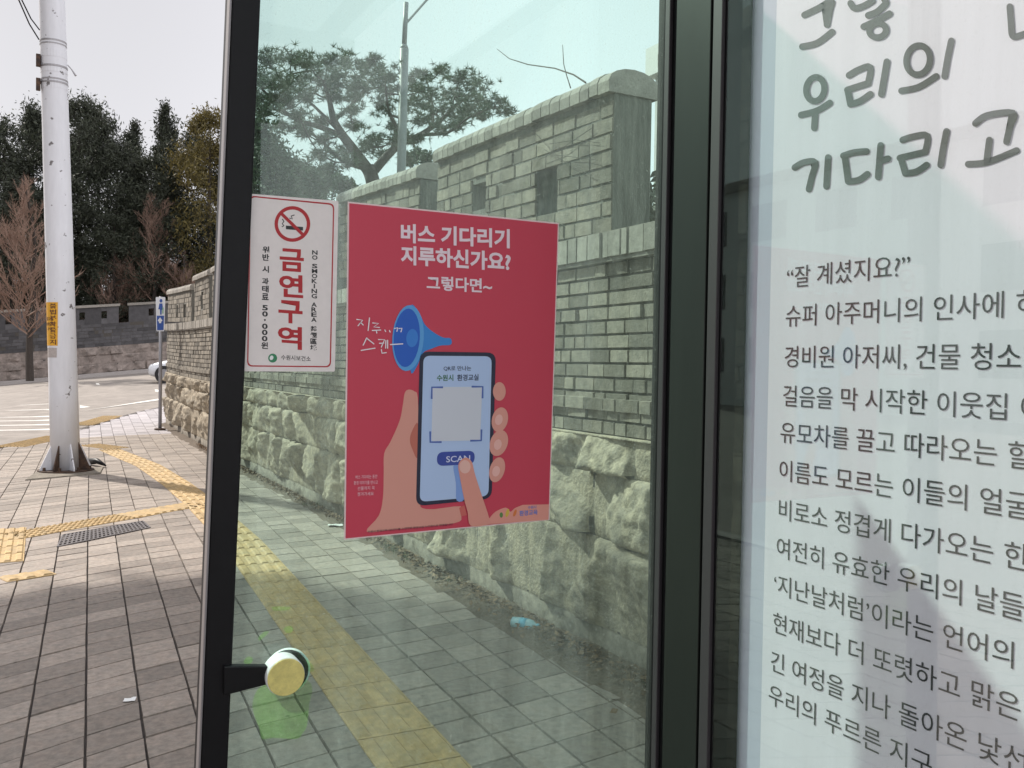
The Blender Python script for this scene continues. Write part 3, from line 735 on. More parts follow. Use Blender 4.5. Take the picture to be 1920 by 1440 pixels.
# ================================================================== POSTER AND NOTICE ON THE GLASS
def gpoly(mbx, pts, lay): P = [onY(x, y, GY-.0006-.00035*lay) for x, y in pts]; mbx.add(P[::-1], [tuple(range(len(P)))])
def gring(mbx, outer, inner, lay):
    n = len(outer); V = [onY(x, y, GY-.0006-.00035*lay) for x, y in list(outer)+list(inner)]
    mbx.add(V, [(a, n+a, n+(a+1) % n, (a+1) % n) for a in range(n)])
def gtext(mbx, s_, c0_, c1_, h, lay, bold=0.0, keep=False):
    """lettering whose box runs from c0_ to c1_ (left and right mid points, px), h = height in px"""
    V, Fs = text_geo(s_, bold); mn, mxv = V.min(0), V.max(0); c0_, c1_ = np.array(c0_, float), np.array(c1_, float)
    d = c1_-c0_
    out = []
    for v in V:
        u_ = (v[0]-mn[0])/(mxv[0]-mn[0]); t_ = .5-(v[1]-mn[1])/(mxv[1]-mn[1])
        p = c0_+d*u_; out.append(onY(p[0], p[1]+t_*h, GY-.0006-.00035*lay))
    mbx.add(out, Fs)
def A(x, y): return 630+x/4.236, 360+y/4.236
def B(x, y): return 630+x/4.114, 680+y/4.114
def flat(name, rgb, root, polys, lay, rough=.45):
    mbx = MB()
    for k, p in enumerate(polys): gpoly(mbx, p, lay+.05*k)
    return mbx.build(name, mat(name+'_print', rgb, rough), root)
pc = onY(850, 1012, GY-.003)
po = thing('poster', 'crimson poster of a hand holding a phone stuck on the side glass', 'poster', (pc.x, GY-.002, pc.z))
TLp, TRp, BRp, BLp = (652, 378), (1048, 418), (1030, 975), (645, 1012)
flat('paper', (0.78, 0.60, 0.60), po, [[TLp, TRp, BRp, BLp]], 0)
flat('printed_background', (0.55, 0.042, 0.08), po, [[(655, 381), (1046, 420.5), (1028.5, 973.5), (648, 1009.5)]], 1)
mb = MB()
gtext(mb, "버스 기다리기", A(515, 326), A(1380, 372), 36, 3, .035); gtext(mb, "지루하신가요?", A(515, 500), A(1388, 556), 36, 3, .035); gtext(mb, "그렇다면~", A(720, 720), A(1240, 748), 27, 3, .025)
mb.build('title_lettering', mat('pink_white_ink', (0.80, 0.66, 0.72), .5), po)
mb = MB()
for st in ([(165, 1012), (212, 1018), (175, 1062)], [(196, 1036), (216, 1056)], [(266, 1000), (255, 1100)], [(292, 1040), (338, 1044), (300, 1072), (345, 1076)], [(288, 1100), (355, 1096)], [(320, 1100), (324, 1120)], [(388, 1096), (394, 1108)], [(424, 1100), (430, 1112)],
           [(465, 1084), (490, 1078), (484, 1106)], [(500, 1084), (524, 1082), (516, 1110)], [(244, 1158), (216, 1216)], [(242, 1160), (300, 1206)], [(200, 1258), (310, 1240)], [(338, 1172), (386, 1172), (360, 1232)], [(345, 1202), (380, 1200)], [(396, 1180), (394, 1240)], [(410, 1178), (410, 1240)], [(360, 1252), (365, 1280), (400, 1276)], [(432, 1212), (530, 1206)]):
    gpoly(mb, ribbon([A(*p) for p in st], 2.0), 6)
mb.build('handwritten_lettering', mat('white_marker', (0.82, 0.76, 0.80), .5), po)
horn = flat('horn', (0.03, 0.22, 0.60), po, [crom([A(*p) for p in ((590, 920), (660, 960), (705, 1050), (770, 1110), (850, 1155), (905, 1160), (920, 1190), (905, 1215), (830, 1220), (760, 1245), (690, 1280), (640, 1390), (590, 1410))], 4)], 3)
flat('horn_rim', (0.09, 0.33, 0.68), horn, [ell(*A(572, 1160), 29.5, 62, 4)], 4)
flat('horn_bell', (0.008, 0.10, 0.50), horn, [ell(*A(562, 1158), 24.5, 55, 4)], 4.5)
flat('horn_core', (0.03, 0.2, 0.62), horn, [ell(*A(605, 1160), 11, 17, 4)], 5)
hand = flat('hand', (0.66, 0.30, 0.24), po, [crom([B(*p) for p in ((530, 235), (560, 208), (605, 222), (630, 270), (640, 600), (640, 1040), (700, 1130), (960, 1108), (968, 1180), (905, 1240), (420, 1290), (236, 1302), (330, 1180), (362, 1040), (368, 850), (372, 700), (420, 610), (490, 450), (515, 330))], 4)], 2)
flat('palm_fold', (0.50, 0.14, 0.10), hand, [crom([B(*p) for p in ((632, 470), (585, 530), (570, 600), (590, 670), (628, 730))], 4)], 2.6)
flat('thumb_base_fold', (0.56, 0.12, 0.10), hand, [[B(950, 1120), B(990, 1100), B(1010, 1175), B(965, 1185)]], 2.5)
phone = flat('phone', (0.012, 0.014, 0.04), po, [rrect([(787, 659), (930, 661), (922, 935), (780, 949)], 17)], 3)
flat('screen', (0.42, 0.55, 0.80), phone, [rrect([(794, 667), (922, 668), (916, 930), (787, 941)], 13)], 4)
flat('scan_area', (0.58, 0.61, 0.68), phone, [rrect([B(745, 188), B(1128, 186), B(1112, 600), B(736, 606)], 4)], 4.6)
m_cblue = mat('corner_blue', (0.07, 0.13, 0.42), .5)
for st in ([(738, 280), (740, 190), (826, 190)], [(1046, 185), (1132, 186), (1130, 275)], [(727, 530), (727, 613), (815, 612)], [(1035, 602), (1120, 600), (1122, 515)]):
    mb = MB(); gpoly(mb, ribbon([B(*p) for p in st], 3.6, False), 5.2); mb.build('scan_corner', m_cblue, phone)
flat('scan_button', (0.035, 0.065, 0.33), phone, [rrect([B(780, 690), B(1072, 678), B(1068, 782), B(778, 798)], 12.5)], 5)
mb = MB(); gtext(mb, "SCAN", B(850, 746), B(1035, 737), 11.5, 6, .01); mb.build('button_lettering', mat('button_white', (.62, .66, .82), .5), phone)
mb = MB(); gtext(mb, "QR로 만나는", B(830, 45), B(1043, 44), 9.5, 5.4, .012); gtext(mb, "환경교실", B(935, 116), B(1100, 112), 12, 5.4, .02); mb.build('screen_lettering', mat('screen_ink', (.05, .07, .13), .5), phone)
mb = MB(); gtext(mb, "수원시", B(778, 118), B(905, 116), 12, 5.4, .02); mb.build('screen_lettering', mat('screen_green_ink', (.04, .15, .06), .5), phone)
flat('finger_shadow', (0.20, 0.33, 0.68), phone, [crom([B(*p) for p in ((905, 800), (950, 800), (968, 920), (990, 1052), (930, 1062), (925, 930))], 3)], 4.8)
pf = flat('pointing_finger', (0.68, 0.29, 0.23), po, [crom([B(*p) for p in ((943, 790), (975, 742), (1015, 735), (1050, 772), (1072, 860), (1120, 1010), (1182, 1200), (1178, 1246), (1040, 1258), (1015, 1150), (990, 1060), (955, 880))], 4)], 6.4)
flat('fingernail', (0.74, 0.44, 0.38), pf, [ell(*B(995, 803), 10.5, 12.5)], 7)
for k, (cx, cy, rx, ry, rot) in enumerate(((1260, 222, 12, 17.5, 0), (1264, 440, 15, 23.5, 12), (1256, 620, 16.5, 25, 18), (1243, 826, 14, 24, 16))):
    fg = flat('fingertip', (0.68, 0.31, 0.25), po, [ell(*B(cx, cy), rx, ry, rot)], 3.4+.2*k)
    if k: flat('fingernail', (0.78, 0.44, 0.39), fg, [ell(*B(cx-8, cy+(0 if k == 1 else 12)), 7, 10, 14)], 4.4+.2*k)
flat('corner_panel', (0.72, 0.30, 0.24), po, [crom([B(*p) for p in ((1180, 1205), (1230, 1150), (1310, 1118), (1345, 1150), (1380, 1122), (1440, 1097))], 4, False)+[B(1643, 1093), B(1638, 1212), B(1180, 1246)]], 2.2)
mb = MB(); gtext(mb, "환경교육", B(1415, 1163), B(1555, 1152), 10, 4, .02); gtext(mb, "수원시", B(1480, 1118), B(1545, 1112), 6, 4, .01); mb.build('corner_lettering', mat('corner_ink', (.12, .2, .55), .5), po)
flat('corner_figure', (0.10, 0.22, 0.06), po, [ell(*B(1275, 1175), 3.2, 5)], 3)
flat('corner_figure', (0.62, 0.42, 0.06), po, [ell(*B(1322, 1160), 3.2, 8, 15)], 3)
flat('corner_figure', (0.65, 0.18, 0.04), po, [ell(*B(1380, 1160), 2.6, 7, 20)], 3)
mb = MB()
for s_, cx, cy, ww in (("버스 기다리는 동안", 235, 880, 168), ("환경 이야기를 만나고", 230, 925, 185), ("선물까지 꼭", 232, 968, 132), ("챙겨가세요", 228, 1012, 125)):
    gtext(mb, s_, B(cx-ww/2, cy+3), B(cx+ww/2, cy-3), 7, 4)
mb.build('caption_lettering', mat('caption_ink', (.78, .55, .60), .5), po)
mb = MB(); gtext(mb, "수원시 환경교육 QR코드를 스캔하면 환경교실 누리집으로 연결됩니다", B(245, 1306), B(900, 1247), 4.5, 5, .01); mb.build('fine_print_lettering', mat('fine_ink', (.05, .01, .03), .5), po)

def N(x, y): return 440+x/3.79, 340+y/3.79
nc = onY(540, 697, GY-.002)
ns = thing('no_smoking_notice', 'white no smoking notice with red border beside the crimson poster', 'notice', (nc.x, GY-.002, nc.z))
mbx = MB(); qd = [N(80, 85), N(738, 140), N(712, 1352), N(62, 1350)]
rr_ = rrect(qd, 3, 3); n = len(rr_); V = [onY(x, y, GY-.0005) for x, y in rr_]+[onY(x, y, GY-.0026) for x, y in rr_]
mbx.add(V, [tuple(range(n)), tuple(range(2*n-1, n-1, -1))]+[(k, n+k, n+(k+1) % n, (k+1) % n) for k in range(n)])
mbx.build('board', mat('notice_board', (0.76, 0.70, 0.68), .5, var=.04, scale=20), ns)
m_red = mat('notice_red', (0.42, 0.012, 0.018), .5); m_blk = mat('notice_black', (0.02, 0.02, 0.022), .5)
LY = 6.2
mb = MB(); gring(mb, rrect([N(108, 101), N(708, 158), N(684, 1322), N(88, 1316)], 10), rrect([N(117, 111), N(699, 168), N(675, 1313), N(97, 1307)], 9), LY); mb.build('border', m_red, ns)
mb = MB(); gring(mb, ell(*N(410, 303), 33.5, 33.5, 0, 40), ell(*N(410, 303), 27, 27, 0, 40), LY); gpoly(mb, ribbon([N(328, 225), N(488, 382)], 6.0, False), LY+.6); mb.build('prohibition_symbol', m_red, ns)
mb = MB(); gpoly(mb, [N(364, 314), N(486, 324), N(486, 350), N(364, 340)], LY+.2)
for st in ([(338, 322), (350, 316), (338, 300), (350, 286), (340, 270)], [(392, 262), (410, 268), (402, 246), (422, 240)]): gpoly(mb, ribbon([N(*p) for p in st], 2.0), LY)
mb.build('cigarette_symbol', m_blk, ns)
def stacked(mb, chars, top, bot, wd, lay, bold):
    (xa, ya), (xb, yb) = top, bot; n = len(chars); wts = [.55 if c == ' ' else (.8 if c.isascii() else 1.0) for c in chars]; tot = sum(wts); t = 0
    for c, wt in zip(chars, wts):
        tm = (t+wt/2)/tot; t += wt
        if c == ' ': continue
        cx, cy = xa+(xb-xa)*tm, ya+(yb-ya)*tm; h = (yb-ya)*wt/tot*.88/3.79
        wpx = wd*(.85 if c.isascii() else 1.0)*(.24 if c == 'I' else 1)
        if c == ',': h *= .4; wpx *= .35
        p0, p1 = N(cx-wpx/2, cy-wpx*.035), N(cx+wpx/2, cy+wpx*.035)
        gtext(mb, c, p0, p1, h, lay, bold)
mb = MB(); stacked(mb, "금연구역", (408, 468), (390, 1204), 172, LY, .03); mb.build('main_lettering', m_red, ns)
mb = MB(); stacked(mb, "위반 시 과태료 50,000원", (222, 458), (212, 1194), 48, LY, .035); mb.build('fine_lettering', m_blk, ns)
mb = MB(); stacked(mb, "NO SMOKING AREA 禁煙區域", (570, 488), (560, 1204), 46, LY, .03); mb.build('side_lettering', m_blk, ns)
mb = MB(); gtext(mb, "수원시보건소", N(330, 1250), N(540, 1262), 9.5, LY, .012); mb.build('office_lettering', m_blk, ns)
lg = MB(); gpoly(lg, ell(*N(270, 1256), 8.4, 8.4), LY); lgo = lg.build('office_emblem', mat('emblem_green', (.03, .22, .10), .5), ns)
mb = MB(); gpoly(mb, ell(*N(262, 1254), 3.4, 4.4, 20), LY+.5); mb.build('emblem_centre', m_chrome, lgo)

# green reflection in the lower glass, painted as a translucent lime patch
M = bpy.data.materials.new('lime_reflection'); M.use_nodes = True; n_ = M.node_tree; n_.nodes.clear()
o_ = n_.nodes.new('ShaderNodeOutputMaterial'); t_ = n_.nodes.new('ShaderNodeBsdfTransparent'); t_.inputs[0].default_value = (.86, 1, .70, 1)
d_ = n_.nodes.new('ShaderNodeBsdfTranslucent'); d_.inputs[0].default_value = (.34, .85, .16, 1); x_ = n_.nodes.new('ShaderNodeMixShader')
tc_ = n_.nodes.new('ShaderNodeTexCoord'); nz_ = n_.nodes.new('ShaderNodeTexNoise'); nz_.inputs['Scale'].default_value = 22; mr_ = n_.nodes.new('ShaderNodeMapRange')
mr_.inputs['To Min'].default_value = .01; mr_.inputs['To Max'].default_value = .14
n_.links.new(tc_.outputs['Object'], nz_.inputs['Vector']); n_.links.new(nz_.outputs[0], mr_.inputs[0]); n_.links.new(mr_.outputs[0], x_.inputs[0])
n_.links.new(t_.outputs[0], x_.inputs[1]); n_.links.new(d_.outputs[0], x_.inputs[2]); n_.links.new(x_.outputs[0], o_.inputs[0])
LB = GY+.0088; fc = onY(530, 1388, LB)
glint = thing('reflection_patch', 'faint lime green reflection painted on the lower side glass below the brass clamp', 'film patch', fc)
def lpoly(pts): P = [onY(x, y, LB) for x, y in pts]; mb = MB(); mb.add(P[::-1], [tuple(range(len(P)))]); mb.build('reflection_piece', M, glint)
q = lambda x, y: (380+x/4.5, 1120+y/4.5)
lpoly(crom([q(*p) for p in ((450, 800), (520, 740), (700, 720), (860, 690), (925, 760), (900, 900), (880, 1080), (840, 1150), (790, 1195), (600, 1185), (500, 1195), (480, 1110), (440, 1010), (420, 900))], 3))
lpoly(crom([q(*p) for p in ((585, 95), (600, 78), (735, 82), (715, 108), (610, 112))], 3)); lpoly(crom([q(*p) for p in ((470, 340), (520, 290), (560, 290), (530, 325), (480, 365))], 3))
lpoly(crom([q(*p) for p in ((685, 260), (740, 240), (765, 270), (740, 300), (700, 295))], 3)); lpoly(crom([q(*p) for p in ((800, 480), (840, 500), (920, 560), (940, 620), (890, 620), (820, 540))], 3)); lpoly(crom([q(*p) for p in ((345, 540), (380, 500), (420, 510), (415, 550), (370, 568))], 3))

# ================================================================== SIGNAL POLE
m_pole = mat('white_pole_paint', (0.67, 0.68, 0.715), 0.45, var=0.06, scale=2, stretch=(3, 3, .6))
# chips and dirt specks on the paint
n_ = m_pole.node_tree; p_ = n_.nodes['Principled BSDF']; src = p_.inputs['Base Color'].links[0].from_socket
tc_ = n_.nodes.new('ShaderNodeTexCoord'); nz_ = n_.nodes.new('ShaderNodeTexNoise'); nz_.inputs['Scale'].default_value = 9; nz_.inputs['Detail'].default_value = 3; n_.links.new(tc_.outputs['Object'], nz_.inputs['Vector'])
rp_ = n_.nodes.new('ShaderNodeValToRGB'); rp_.color_ramp.elements[0].position = .665; rp_.color_ramp.elements[1].position = .70; n_.links.new(nz_.outputs[0], rp_.inputs[0])
mx_ = n_.nodes.new('ShaderNodeMix'); mx_.data_type = 'RGBA'; mx_.inputs['B'].default_value = (.16, .15, .15, 1); n_.links.new(rp_.outputs[0], mx_.inputs['Factor']); n_.links.new(src, mx_.inputs['A']); n_.links.new(mx_.outputs['Result'], p_.inputs['Base Color'])
m_rust = mat('rusty_steel', (0.09, 0.05, 0.03), .8, var=.4, scale=14, col2=(.035, .022, .018))
m_galv = mat('galvanised_band', (0.34, 0.33, 0.34), .5, metal=.4)
m_yel = mat('sticker_yellow', (0.70, 0.36, 0.02), .5, var=.05)
pb = gp(123.5, 884); YB = pb.y
pole = thing('signal_pole', 'tall white painted steel pole with yellow sticker and rusty base fins on the pavement', 'pole', pb)
ptop = onY(97.5, 0, YB); dirp = (ptop-pb); plen = dirp.length; dirp.normalize()
dep = (pb-CAM).dot(fwd)
def pp(t): return pb+dirp*(plen*t)
mb = MB(); mb.tube([pp(t) for t in np.linspace(0.004, 1.35, 9)], [25.3/F*dep-(25.3-21.6)/F*dep*t for t in np.linspace(0.004, 1.35, 9)], 32)
mb.build('shaft', m_pole, pole, smooth=True)
R0 = 25.3/F*dep
mb = MB(); n = 32
mb.tube([pb+Vector((0, 0, .012)), pb+Vector((0, 0, .032))], R0*1.9, 32); mb.build('base_plate', m_rust, pole)
for k in range(8):
    a = 2*math.pi*(k+.35)/8; d = Vector((math.cos(a), math.sin(a), 0)); n_v = Vector((-d.y, d.x, 0))*.008
    mb = MB(); T = [pb+d*(R0*.9)+Vector((0, 0, .033)), pb+d*(R0*1.78)+Vector((0, 0, .033)), pb+d*(R0*1.78)+Vector((0, 0, .06)), pb+d*(R0*.9)+Vector((0, 0, .40))]
    mb.add([p-n_v for p in T]+[p+n_v for p in T], [(3, 2, 1, 0), (4, 5, 6, 7), (0, 1, 5, 4), (1, 2, 6, 5), (2, 3, 7, 6), (3, 0, 4, 7)]); mb.build('base_fin', m_rust if k % 2 else m_pole, pole)
    mb = MB(); mb.tube([pb+d*(R0*1.6)+n_v*8+Vector((0, 0, .03)), pb+d*(R0*1.6)+n_v*8+Vector((0, 0, .075))], .018, 6); mb.build('anchor_bolt', m_rust, pole)
def band(py, h, gro, nm='cable_band', m_=m_galv):
    t = (885-py)/885; r_ = (25.3-3.7*t)/F*dep*gro; mb = MB(); mb.tube([pp(t)-dirp*h, pp(t)+dirp*h], r_, 28); return mb.build(nm, m_, pole)
for py, h, gr, m_ in ((79, .010, 1.03, m_galv), (85, .007, 1.03, m_galv), (103, .045, 1.015, m_pole), (126, .012, 1.04, m_galv), (133, .030, 1.02, m_pole), (150, .010, 1.03, m_galv), (156, .012, 1.04, m_galv), (160, .05, 1.012, m_pole)): band(py, h, gr, m_=m_)
for py in (113, 158):
    c = onY(71, py, YB-.05); mb = MB(); mb.abox(c.x-.022, c.x+.03, c.y-.04, c.y+.04, c.z-.075, c.z+.075); mb.build('bracket', m_rust, pole, bevel=.006)
# yellow sticker wraps the shaft
def wrap(name, m_, x0, x1, y0, y1, grow, parent):
    mb = MB(); nseg = 8; V = []
    for py in (y0, y1):
        t = (885-py)/885; r_ = (25.3-3.7*t)/F*dep+grow; cpx = 123.5+(97.5-123.5)*t
        vx = Vector((fwd.x, fwd.y, 0)).normalized(); rx = Vector((vx.y, -vx.x, 0))
        for k in range(nseg+1):
            px = x0+(x1-x0)*k/nseg; q_ = max(-.97, min(.97, (px-cpx+(123.5-cpx)*0)/(25.3-3.7*t))); th = math.asin(q_)
            V.append(pp(t)+rx*(r_*math.sin(th))-vx*(r_*math.cos(th)))
    mb.add(V, [(k, k+1, nseg+2+k, nseg+1+k) for k in range(nseg)]); return mb.build(name, m_, parent)
stk = wrap('warning_sticker', m_yel, 91.5, 120.5, 565, 646, .003, pole)
m_stkink = mat('sticker_ink', (.13, .05, .02), .6)
mb = MB()
def wtext(s_, x0, x1, yc, h):
    V, Fs = text_geo(s_, .02); mn, mv = V.min(0), V.max(0); out = []
    vx = Vector((fwd.x, fwd.y, 0)).normalized(); rx = Vector((vx.y, -vx.x, 0))
    for v in V:
        px = x0+(x1-x0)*(v[0]-mn[0])/(mv[0]-mn[0]); py = yc+h*(.5-(v[1]-mn[1])/(mv[1]-mn[1])); t = (885-py)/885; r_ = (25.3-3.7*t)/F*dep+.006
        th = math.asin(max(-.97, min(.97, (px-(123.5-26*t))/(25.3-3.7*t)))); out.append(pp(t)+rx*(r_*math.sin(th))-vx*(r_*math.cos(th)))
    mb.add(out, Fs)
for k, c in enumerate("불법부착물금지"): wtext(c, 106, 118, 572+k*11.2, 9.5)
wtext("광고물", 97, 112, 596, 7); wtext("부착금지", 96, 114, 606, 7); wtext("구역", 99, 110, 615, 6)
mb.build('sticker_lettering', m_stkink, stk)
wrap('sticker_residue', mat('residue', (.42, .38, .36), .7, var=.2, scale=20), 97, 119, 650, 668, .002, pole)
mb = MB(); f0 = gp(45, 902); f1 = gp(190, 889); f2 = gp(196, 877); f3 = gp(70, 884)
P = [Vector((p.x, p.y, 0)) for p in (f0, f1, f2, f3)]; mb.add([p+Vector((0, 0, -.01)) for p in P]+[Vector((0, 0, .016))+p+(pb-p)*.04 for p in P], [(4, 5, 6, 7), (0, 1, 5, 4), (1, 2, 6, 5), (2, 3, 7, 6), (3, 0, 4, 7)])
mb.build('mortar_pad', m_conc, pole)
h0_ = gp(166, 872); h1_ = gp(198, 877)
mb = MB(); mb.tube([h0_+Vector((0, 0, .05)), h0_*.5+h1_*.5+Vector((0, 0, .075)), h1_+Vector((0, 0, .03))], [.05, .04, .012], 8); tag(mb.build('rubber_hose', m_black, smooth=True), 'short black rubber stub lying beside the rusty pole base', 'hose')
for k, (p0, p1, p2, lab) in enumerate((((30, -12), (55, 45), (73, 74), 'upper thin black cable running off the white pole'), ((36, -10), (58, 35), (74, 56), 'lower thin black cable running off the white pole'))):
    a, b, c = onY(*p0, YB-.6), onY(*p1, YB-.3), onY(*p2, YB-.12); mb = MB(); mb.tube([a, b, c], .0085, 6); tag(mb.build('overhead_cable', m_black), lab, 'cable', 'cables tied to the white pole')
a, b = onY(127, 122, YB-.05), onY(142, 142, YB-.1); mb = MB(); mb.tube([a, (a+b)/2+Vector((0, 0, .01)), b], [.008, .008, .014], 6); mb.build('cable_tail', m_galv, pole)

# ================================================================== BLUE SIGN, GRATE, LITTER
m_steel = mat('grey_steel', (0.30, 0.30, 0.32), .45, metal=.3)
sb = gp(300, 806)
sg = thing('road_sign', 'narrow blue and white pictogram sign on a thin grey post by the wall end', 'sign', sb)
mb = MB(); tpz = onY(300, 556, sb.y); mb.tube([sb, (sb.x, sb.y, tpz.z)], .034, 14); mb.build('post', m_steel, sg, smooth=True)
mb = MB(); mb.tube([sb+Vector((0, 0, .0)), sb+Vector((0, 0, .03))], .11, 12); mb.build('base_flange', m_rust, sg)
vx = Vector((fwd.x, fwd.y, 0)).normalized(); rx = Vector((vx.y, -vx.x, 0))
def sgn(x, y, off): p = onY(x, y, sb.y-.06); return p-vx*off
def splate(name, m_, pts, off, parent):
    mb = MB(); P = [sgn(x, y, off) for x, y in pts]; n = len(P); Q = [p+vx*.004 for p in P]; mb.add(P+Q, [tuple(range(n))[::-1], tuple(range(n, 2*n))]+[(k, (k+1) % n, n+(k+1) % n, n+k) for k in range(n)]); return mb.build(name, m_, parent)
m_sblue = mat('sign_blue', (.03, .09, .36), .4); m_swhite = mat('sign_white', (.74, .76, .80), .4)
plate = splate('sign_plate', m_swhite, rrect([(292, 557), (310, 557), (308, 621), (293, 621)], 2), 0, sg)
splate('lower_field', m_sblue, [(294.2, 592), (307.6, 592), (306.6, 619), (294.8, 619)], .006, plate)
splate('pictogram', m_sblue, ell(302, 564, 2.6, 3.4, 0, 12), .006, plate)
splate('pictogram', m_sblue, [(299, 569), (304.5, 569), (306, 580), (303.5, 581), (303, 590), (300.5, 590), (300, 580), (297, 580)], .006, plate)
splate('pictogram', mat('sign_green', (.22, .42, .28), .4), [(304.8, 576), (307, 577), (306.6, 588), (304.6, 588)], .010, plate)
splate('arrow_symbol', m_swhite, [(300.5, 595), (305, 601), (302.5, 603.5), (302.5, 606), (298.5, 606), (298.5, 603.5), (296, 601)], .011, plate)

m_grate = mat('drain_iron', (.10, .09, .095), .7, var=.3, scale=20)
mb = MB(); P = [gp(108, 1026), gp(281, 990), gp(268, 978), gp(118, 1004)]; P = [Vector((p.x, p.y, .003)) for p in P]
du, dv = 22, 5
def bil(u, v): return (P[0]*(1-u)+P[1]*u)*(1-v)+(P[3]*(1-u)+P[2]*u)*v
mb.add([P[0]-Vector((0, 0, .02)), P[1]-Vector((0, 0, .02)), P[2]-Vector((0, 0, .02)), P[3]-Vector((0, 0, .02))], [(0, 1, 2, 3)])
for i in range(du+1):
    u_ = i/du; a, b = bil(u_, 0), bil(u_, 1); d = (bil(min(1, u_+.01), .5)-bil(max(0, u_-.01), .5)).normalized()*.009; mb.add([a-d, a+d, b+d, b-d, a-d+Vector((0, 0, .005)), a+d+Vector((0, 0, .005)), b+d+Vector((0, 0, .005)), b-d+Vector((0, 0, .005))], [(4, 5, 6, 7), (0, 1, 5, 4), (1, 2, 6, 5), (2, 3, 7, 6), (3, 0, 4, 7)])
for j in range(dv+1):
    v_ = j/dv; a, b = bil(0, v_), bil(1, v_); d = (bil(.5, min(1, v_+.05))-bil(.5, max(0, v_-.05))).normalized()*.012; mb.add([a-d, b-d, b+d, a+d, a-d+Vector((0, 0, .006)), b-d+Vector((0, 0, .006)), b+d+Vector((0, 0, .006)), a+d+Vector((0, 0, .006))], [(4, 5, 6, 7), (0, 1, 5, 4), (1, 2, 6, 5), (2, 3, 7, 6), (3, 0, 4, 7)])
tag(mb.build('drain_grate', m_grate), 'dark iron drain grate set in the pavement along the yellow tactile strip', 'drain grate')

bt = gp(982, 1180); bd = Vector((.55, -.85, 0)).normalized()
bo = thing('plastic_bottle', 'crushed pale blue plastic bottle lying at the foot of the wall', 'bottle', bt)
m_pet = mat('pale_blue_plastic', (.36, .60, .66), .25, var=.1, scale=30, trans=.25); m_lbl = mat('bottle_label', (.10, .40, .55), .4)
mb = MB(); c = bt+Vector((0, 0, .032))
mb.tube([c-bd*.075, c-bd*.07, c-bd*.02, c+bd*.0, c+bd*.03, c+bd*.055, c+bd*.075, c+bd*.082], [.012, .03, .033, .029, .032, .028, .013, .012], 14); mb.build('body', m_pet, bo, smooth=True)
mb = MB(); mb.tube([c-bd*.018, c+bd*.022], .0335, 14); mb.build('label', m_lbl, bo, smooth=True)
mb = MB(); mb.tube([c+bd*.083, c+bd*.098], .0145, 10); mb.build('cap', m_lbl, bo)
def scrap(px, py, s_, name, lab):
    p = gp(px, py); mb = MB(); n = 5; V = []
    for j in range(n):
        for i in range(n):
            x, y = (i/(n-1)-.5)*s_*1.5, (j/(n-1)-.5)*s_; V.append((p.x+x*.9+y*.3, p.y+y*.9-x*.2, p.z+.006+.25*s_*abs(mnoise.noise((x*30+px, y*30, py)))))
    mb.add(V, [(j*n+i, j*n+i+1, (j+1)*n+i+1, (j+1)*n+i) for j in range(n-1) for i in range(n-1)]); tag(mb.build(name, mat(name+'_white', (.72, .73, .72), .7)), lab, 'litter')
scrap(629, 986, .10, 'paper_litter', 'crumpled white paper litter near the wall beside the poster edge')
scrap(243, 1315, .035, 'paper_scrap', 'tiny white paper scrap on the pavement left of the black frame post')

# ================================================================== CAR (mostly behind the wall end)
cp_ = gp(307, 712); car = thing('parked_car', 'white car nosing out from behind the end of the stone wall', 'car', (0, 0, 0))
m_car = mat('white_car_paint', (.74, .76, .80), .25); m_tyre = mat('tyre_rubber', (.02, .02, .022), .8); m_rim = mat('rim_grey', (.3, .3, .32), .35, metal=.7)
m_cglass = mat('car_window', (.02, .025, .03), .08); m_lamp = mat('headlamp', (.6, .63, .66), .15); m_trim = mat('dark_trim', (.03, .03, .032), .6)
secs = [(-.62, .30, .62, .66), (-.55, .24, .70, .78), (-.30, .20, .78, .86), (.25, .19, .90, .89), (.75, .19, .98, .90), (1.5, .19, 1.0, .90), (2.6, .19, 1.0, .90), (3.3, .22, 1.02, .88), (3.7, .30, .95, .8), (3.78, .36, .8, .72)]
mb = MB(); n = 12; rows = []
for x, zb_, zt_, hw in secs:
    r_ = []
    for k in range(n):
        a = 2*math.pi*k/n+math.pi/n; cx_, cz_ = math.cos(a), math.sin(a); e = .45
        r_.append((x, hw*math.copysign(abs(cx_)**e, cx_), (zb_+zt_)/2+(zt_-zb_)/2*math.copysign(abs(cz_)**e, cz_)))
    rows.append(r_)
V = [p for r_ in rows for p in r_]; Fs = [(i*n+k, i*n+(k+1) % n, (i+1)*n+(k+1) % n, (i+1)*n+k) for i in range(len(rows)-1) for k in range(n)]+[tuple(range(n))[::-1], tuple((len(rows)-1)*n+k for k in range(n))]
# cabin
def cabin(mb, x0, x1, x2, x3, z0, z1, w0, w1):
    P = [(x0, -w0, z0), (x3, -w0, z0), (x3, w0, z0), (x0, w0, z0), (x1, -w1, z1), (x2, -w1, z1), (x2, w1, z1), (x1, w1, z1)]
    mb.add(P, [(4, 5, 6, 7), (0, 1, 5, 4), (1, 2, 6, 5), (2, 3, 7, 6), (3, 0, 4, 7)])
ang = math.atan2(.55, .83); CR = Matrix.Rotation(rad(-22), 4, 'Z'); ca = Matrix.Translation(Vector((cp_.x, cp_.y, cp_.z-.13))-CR @ Vector((0, -.92, 0))) @ CR
def cbuild(mb, name, m_, parent, smooth=False):
    mb.v = [tuple(ca @ Vector(v)) for v in mb.v]; return mb.build(name, m_, parent, smooth=smooth)
mb.add(V, Fs); body = cbuild(mb, 'body', m_car, car, True)
mb = MB(); cabin(mb, .55, 1.25, 2.55, 3.2, .97, 1.42, .80, .62); cbuild(mb, 'window', m_cglass, car)
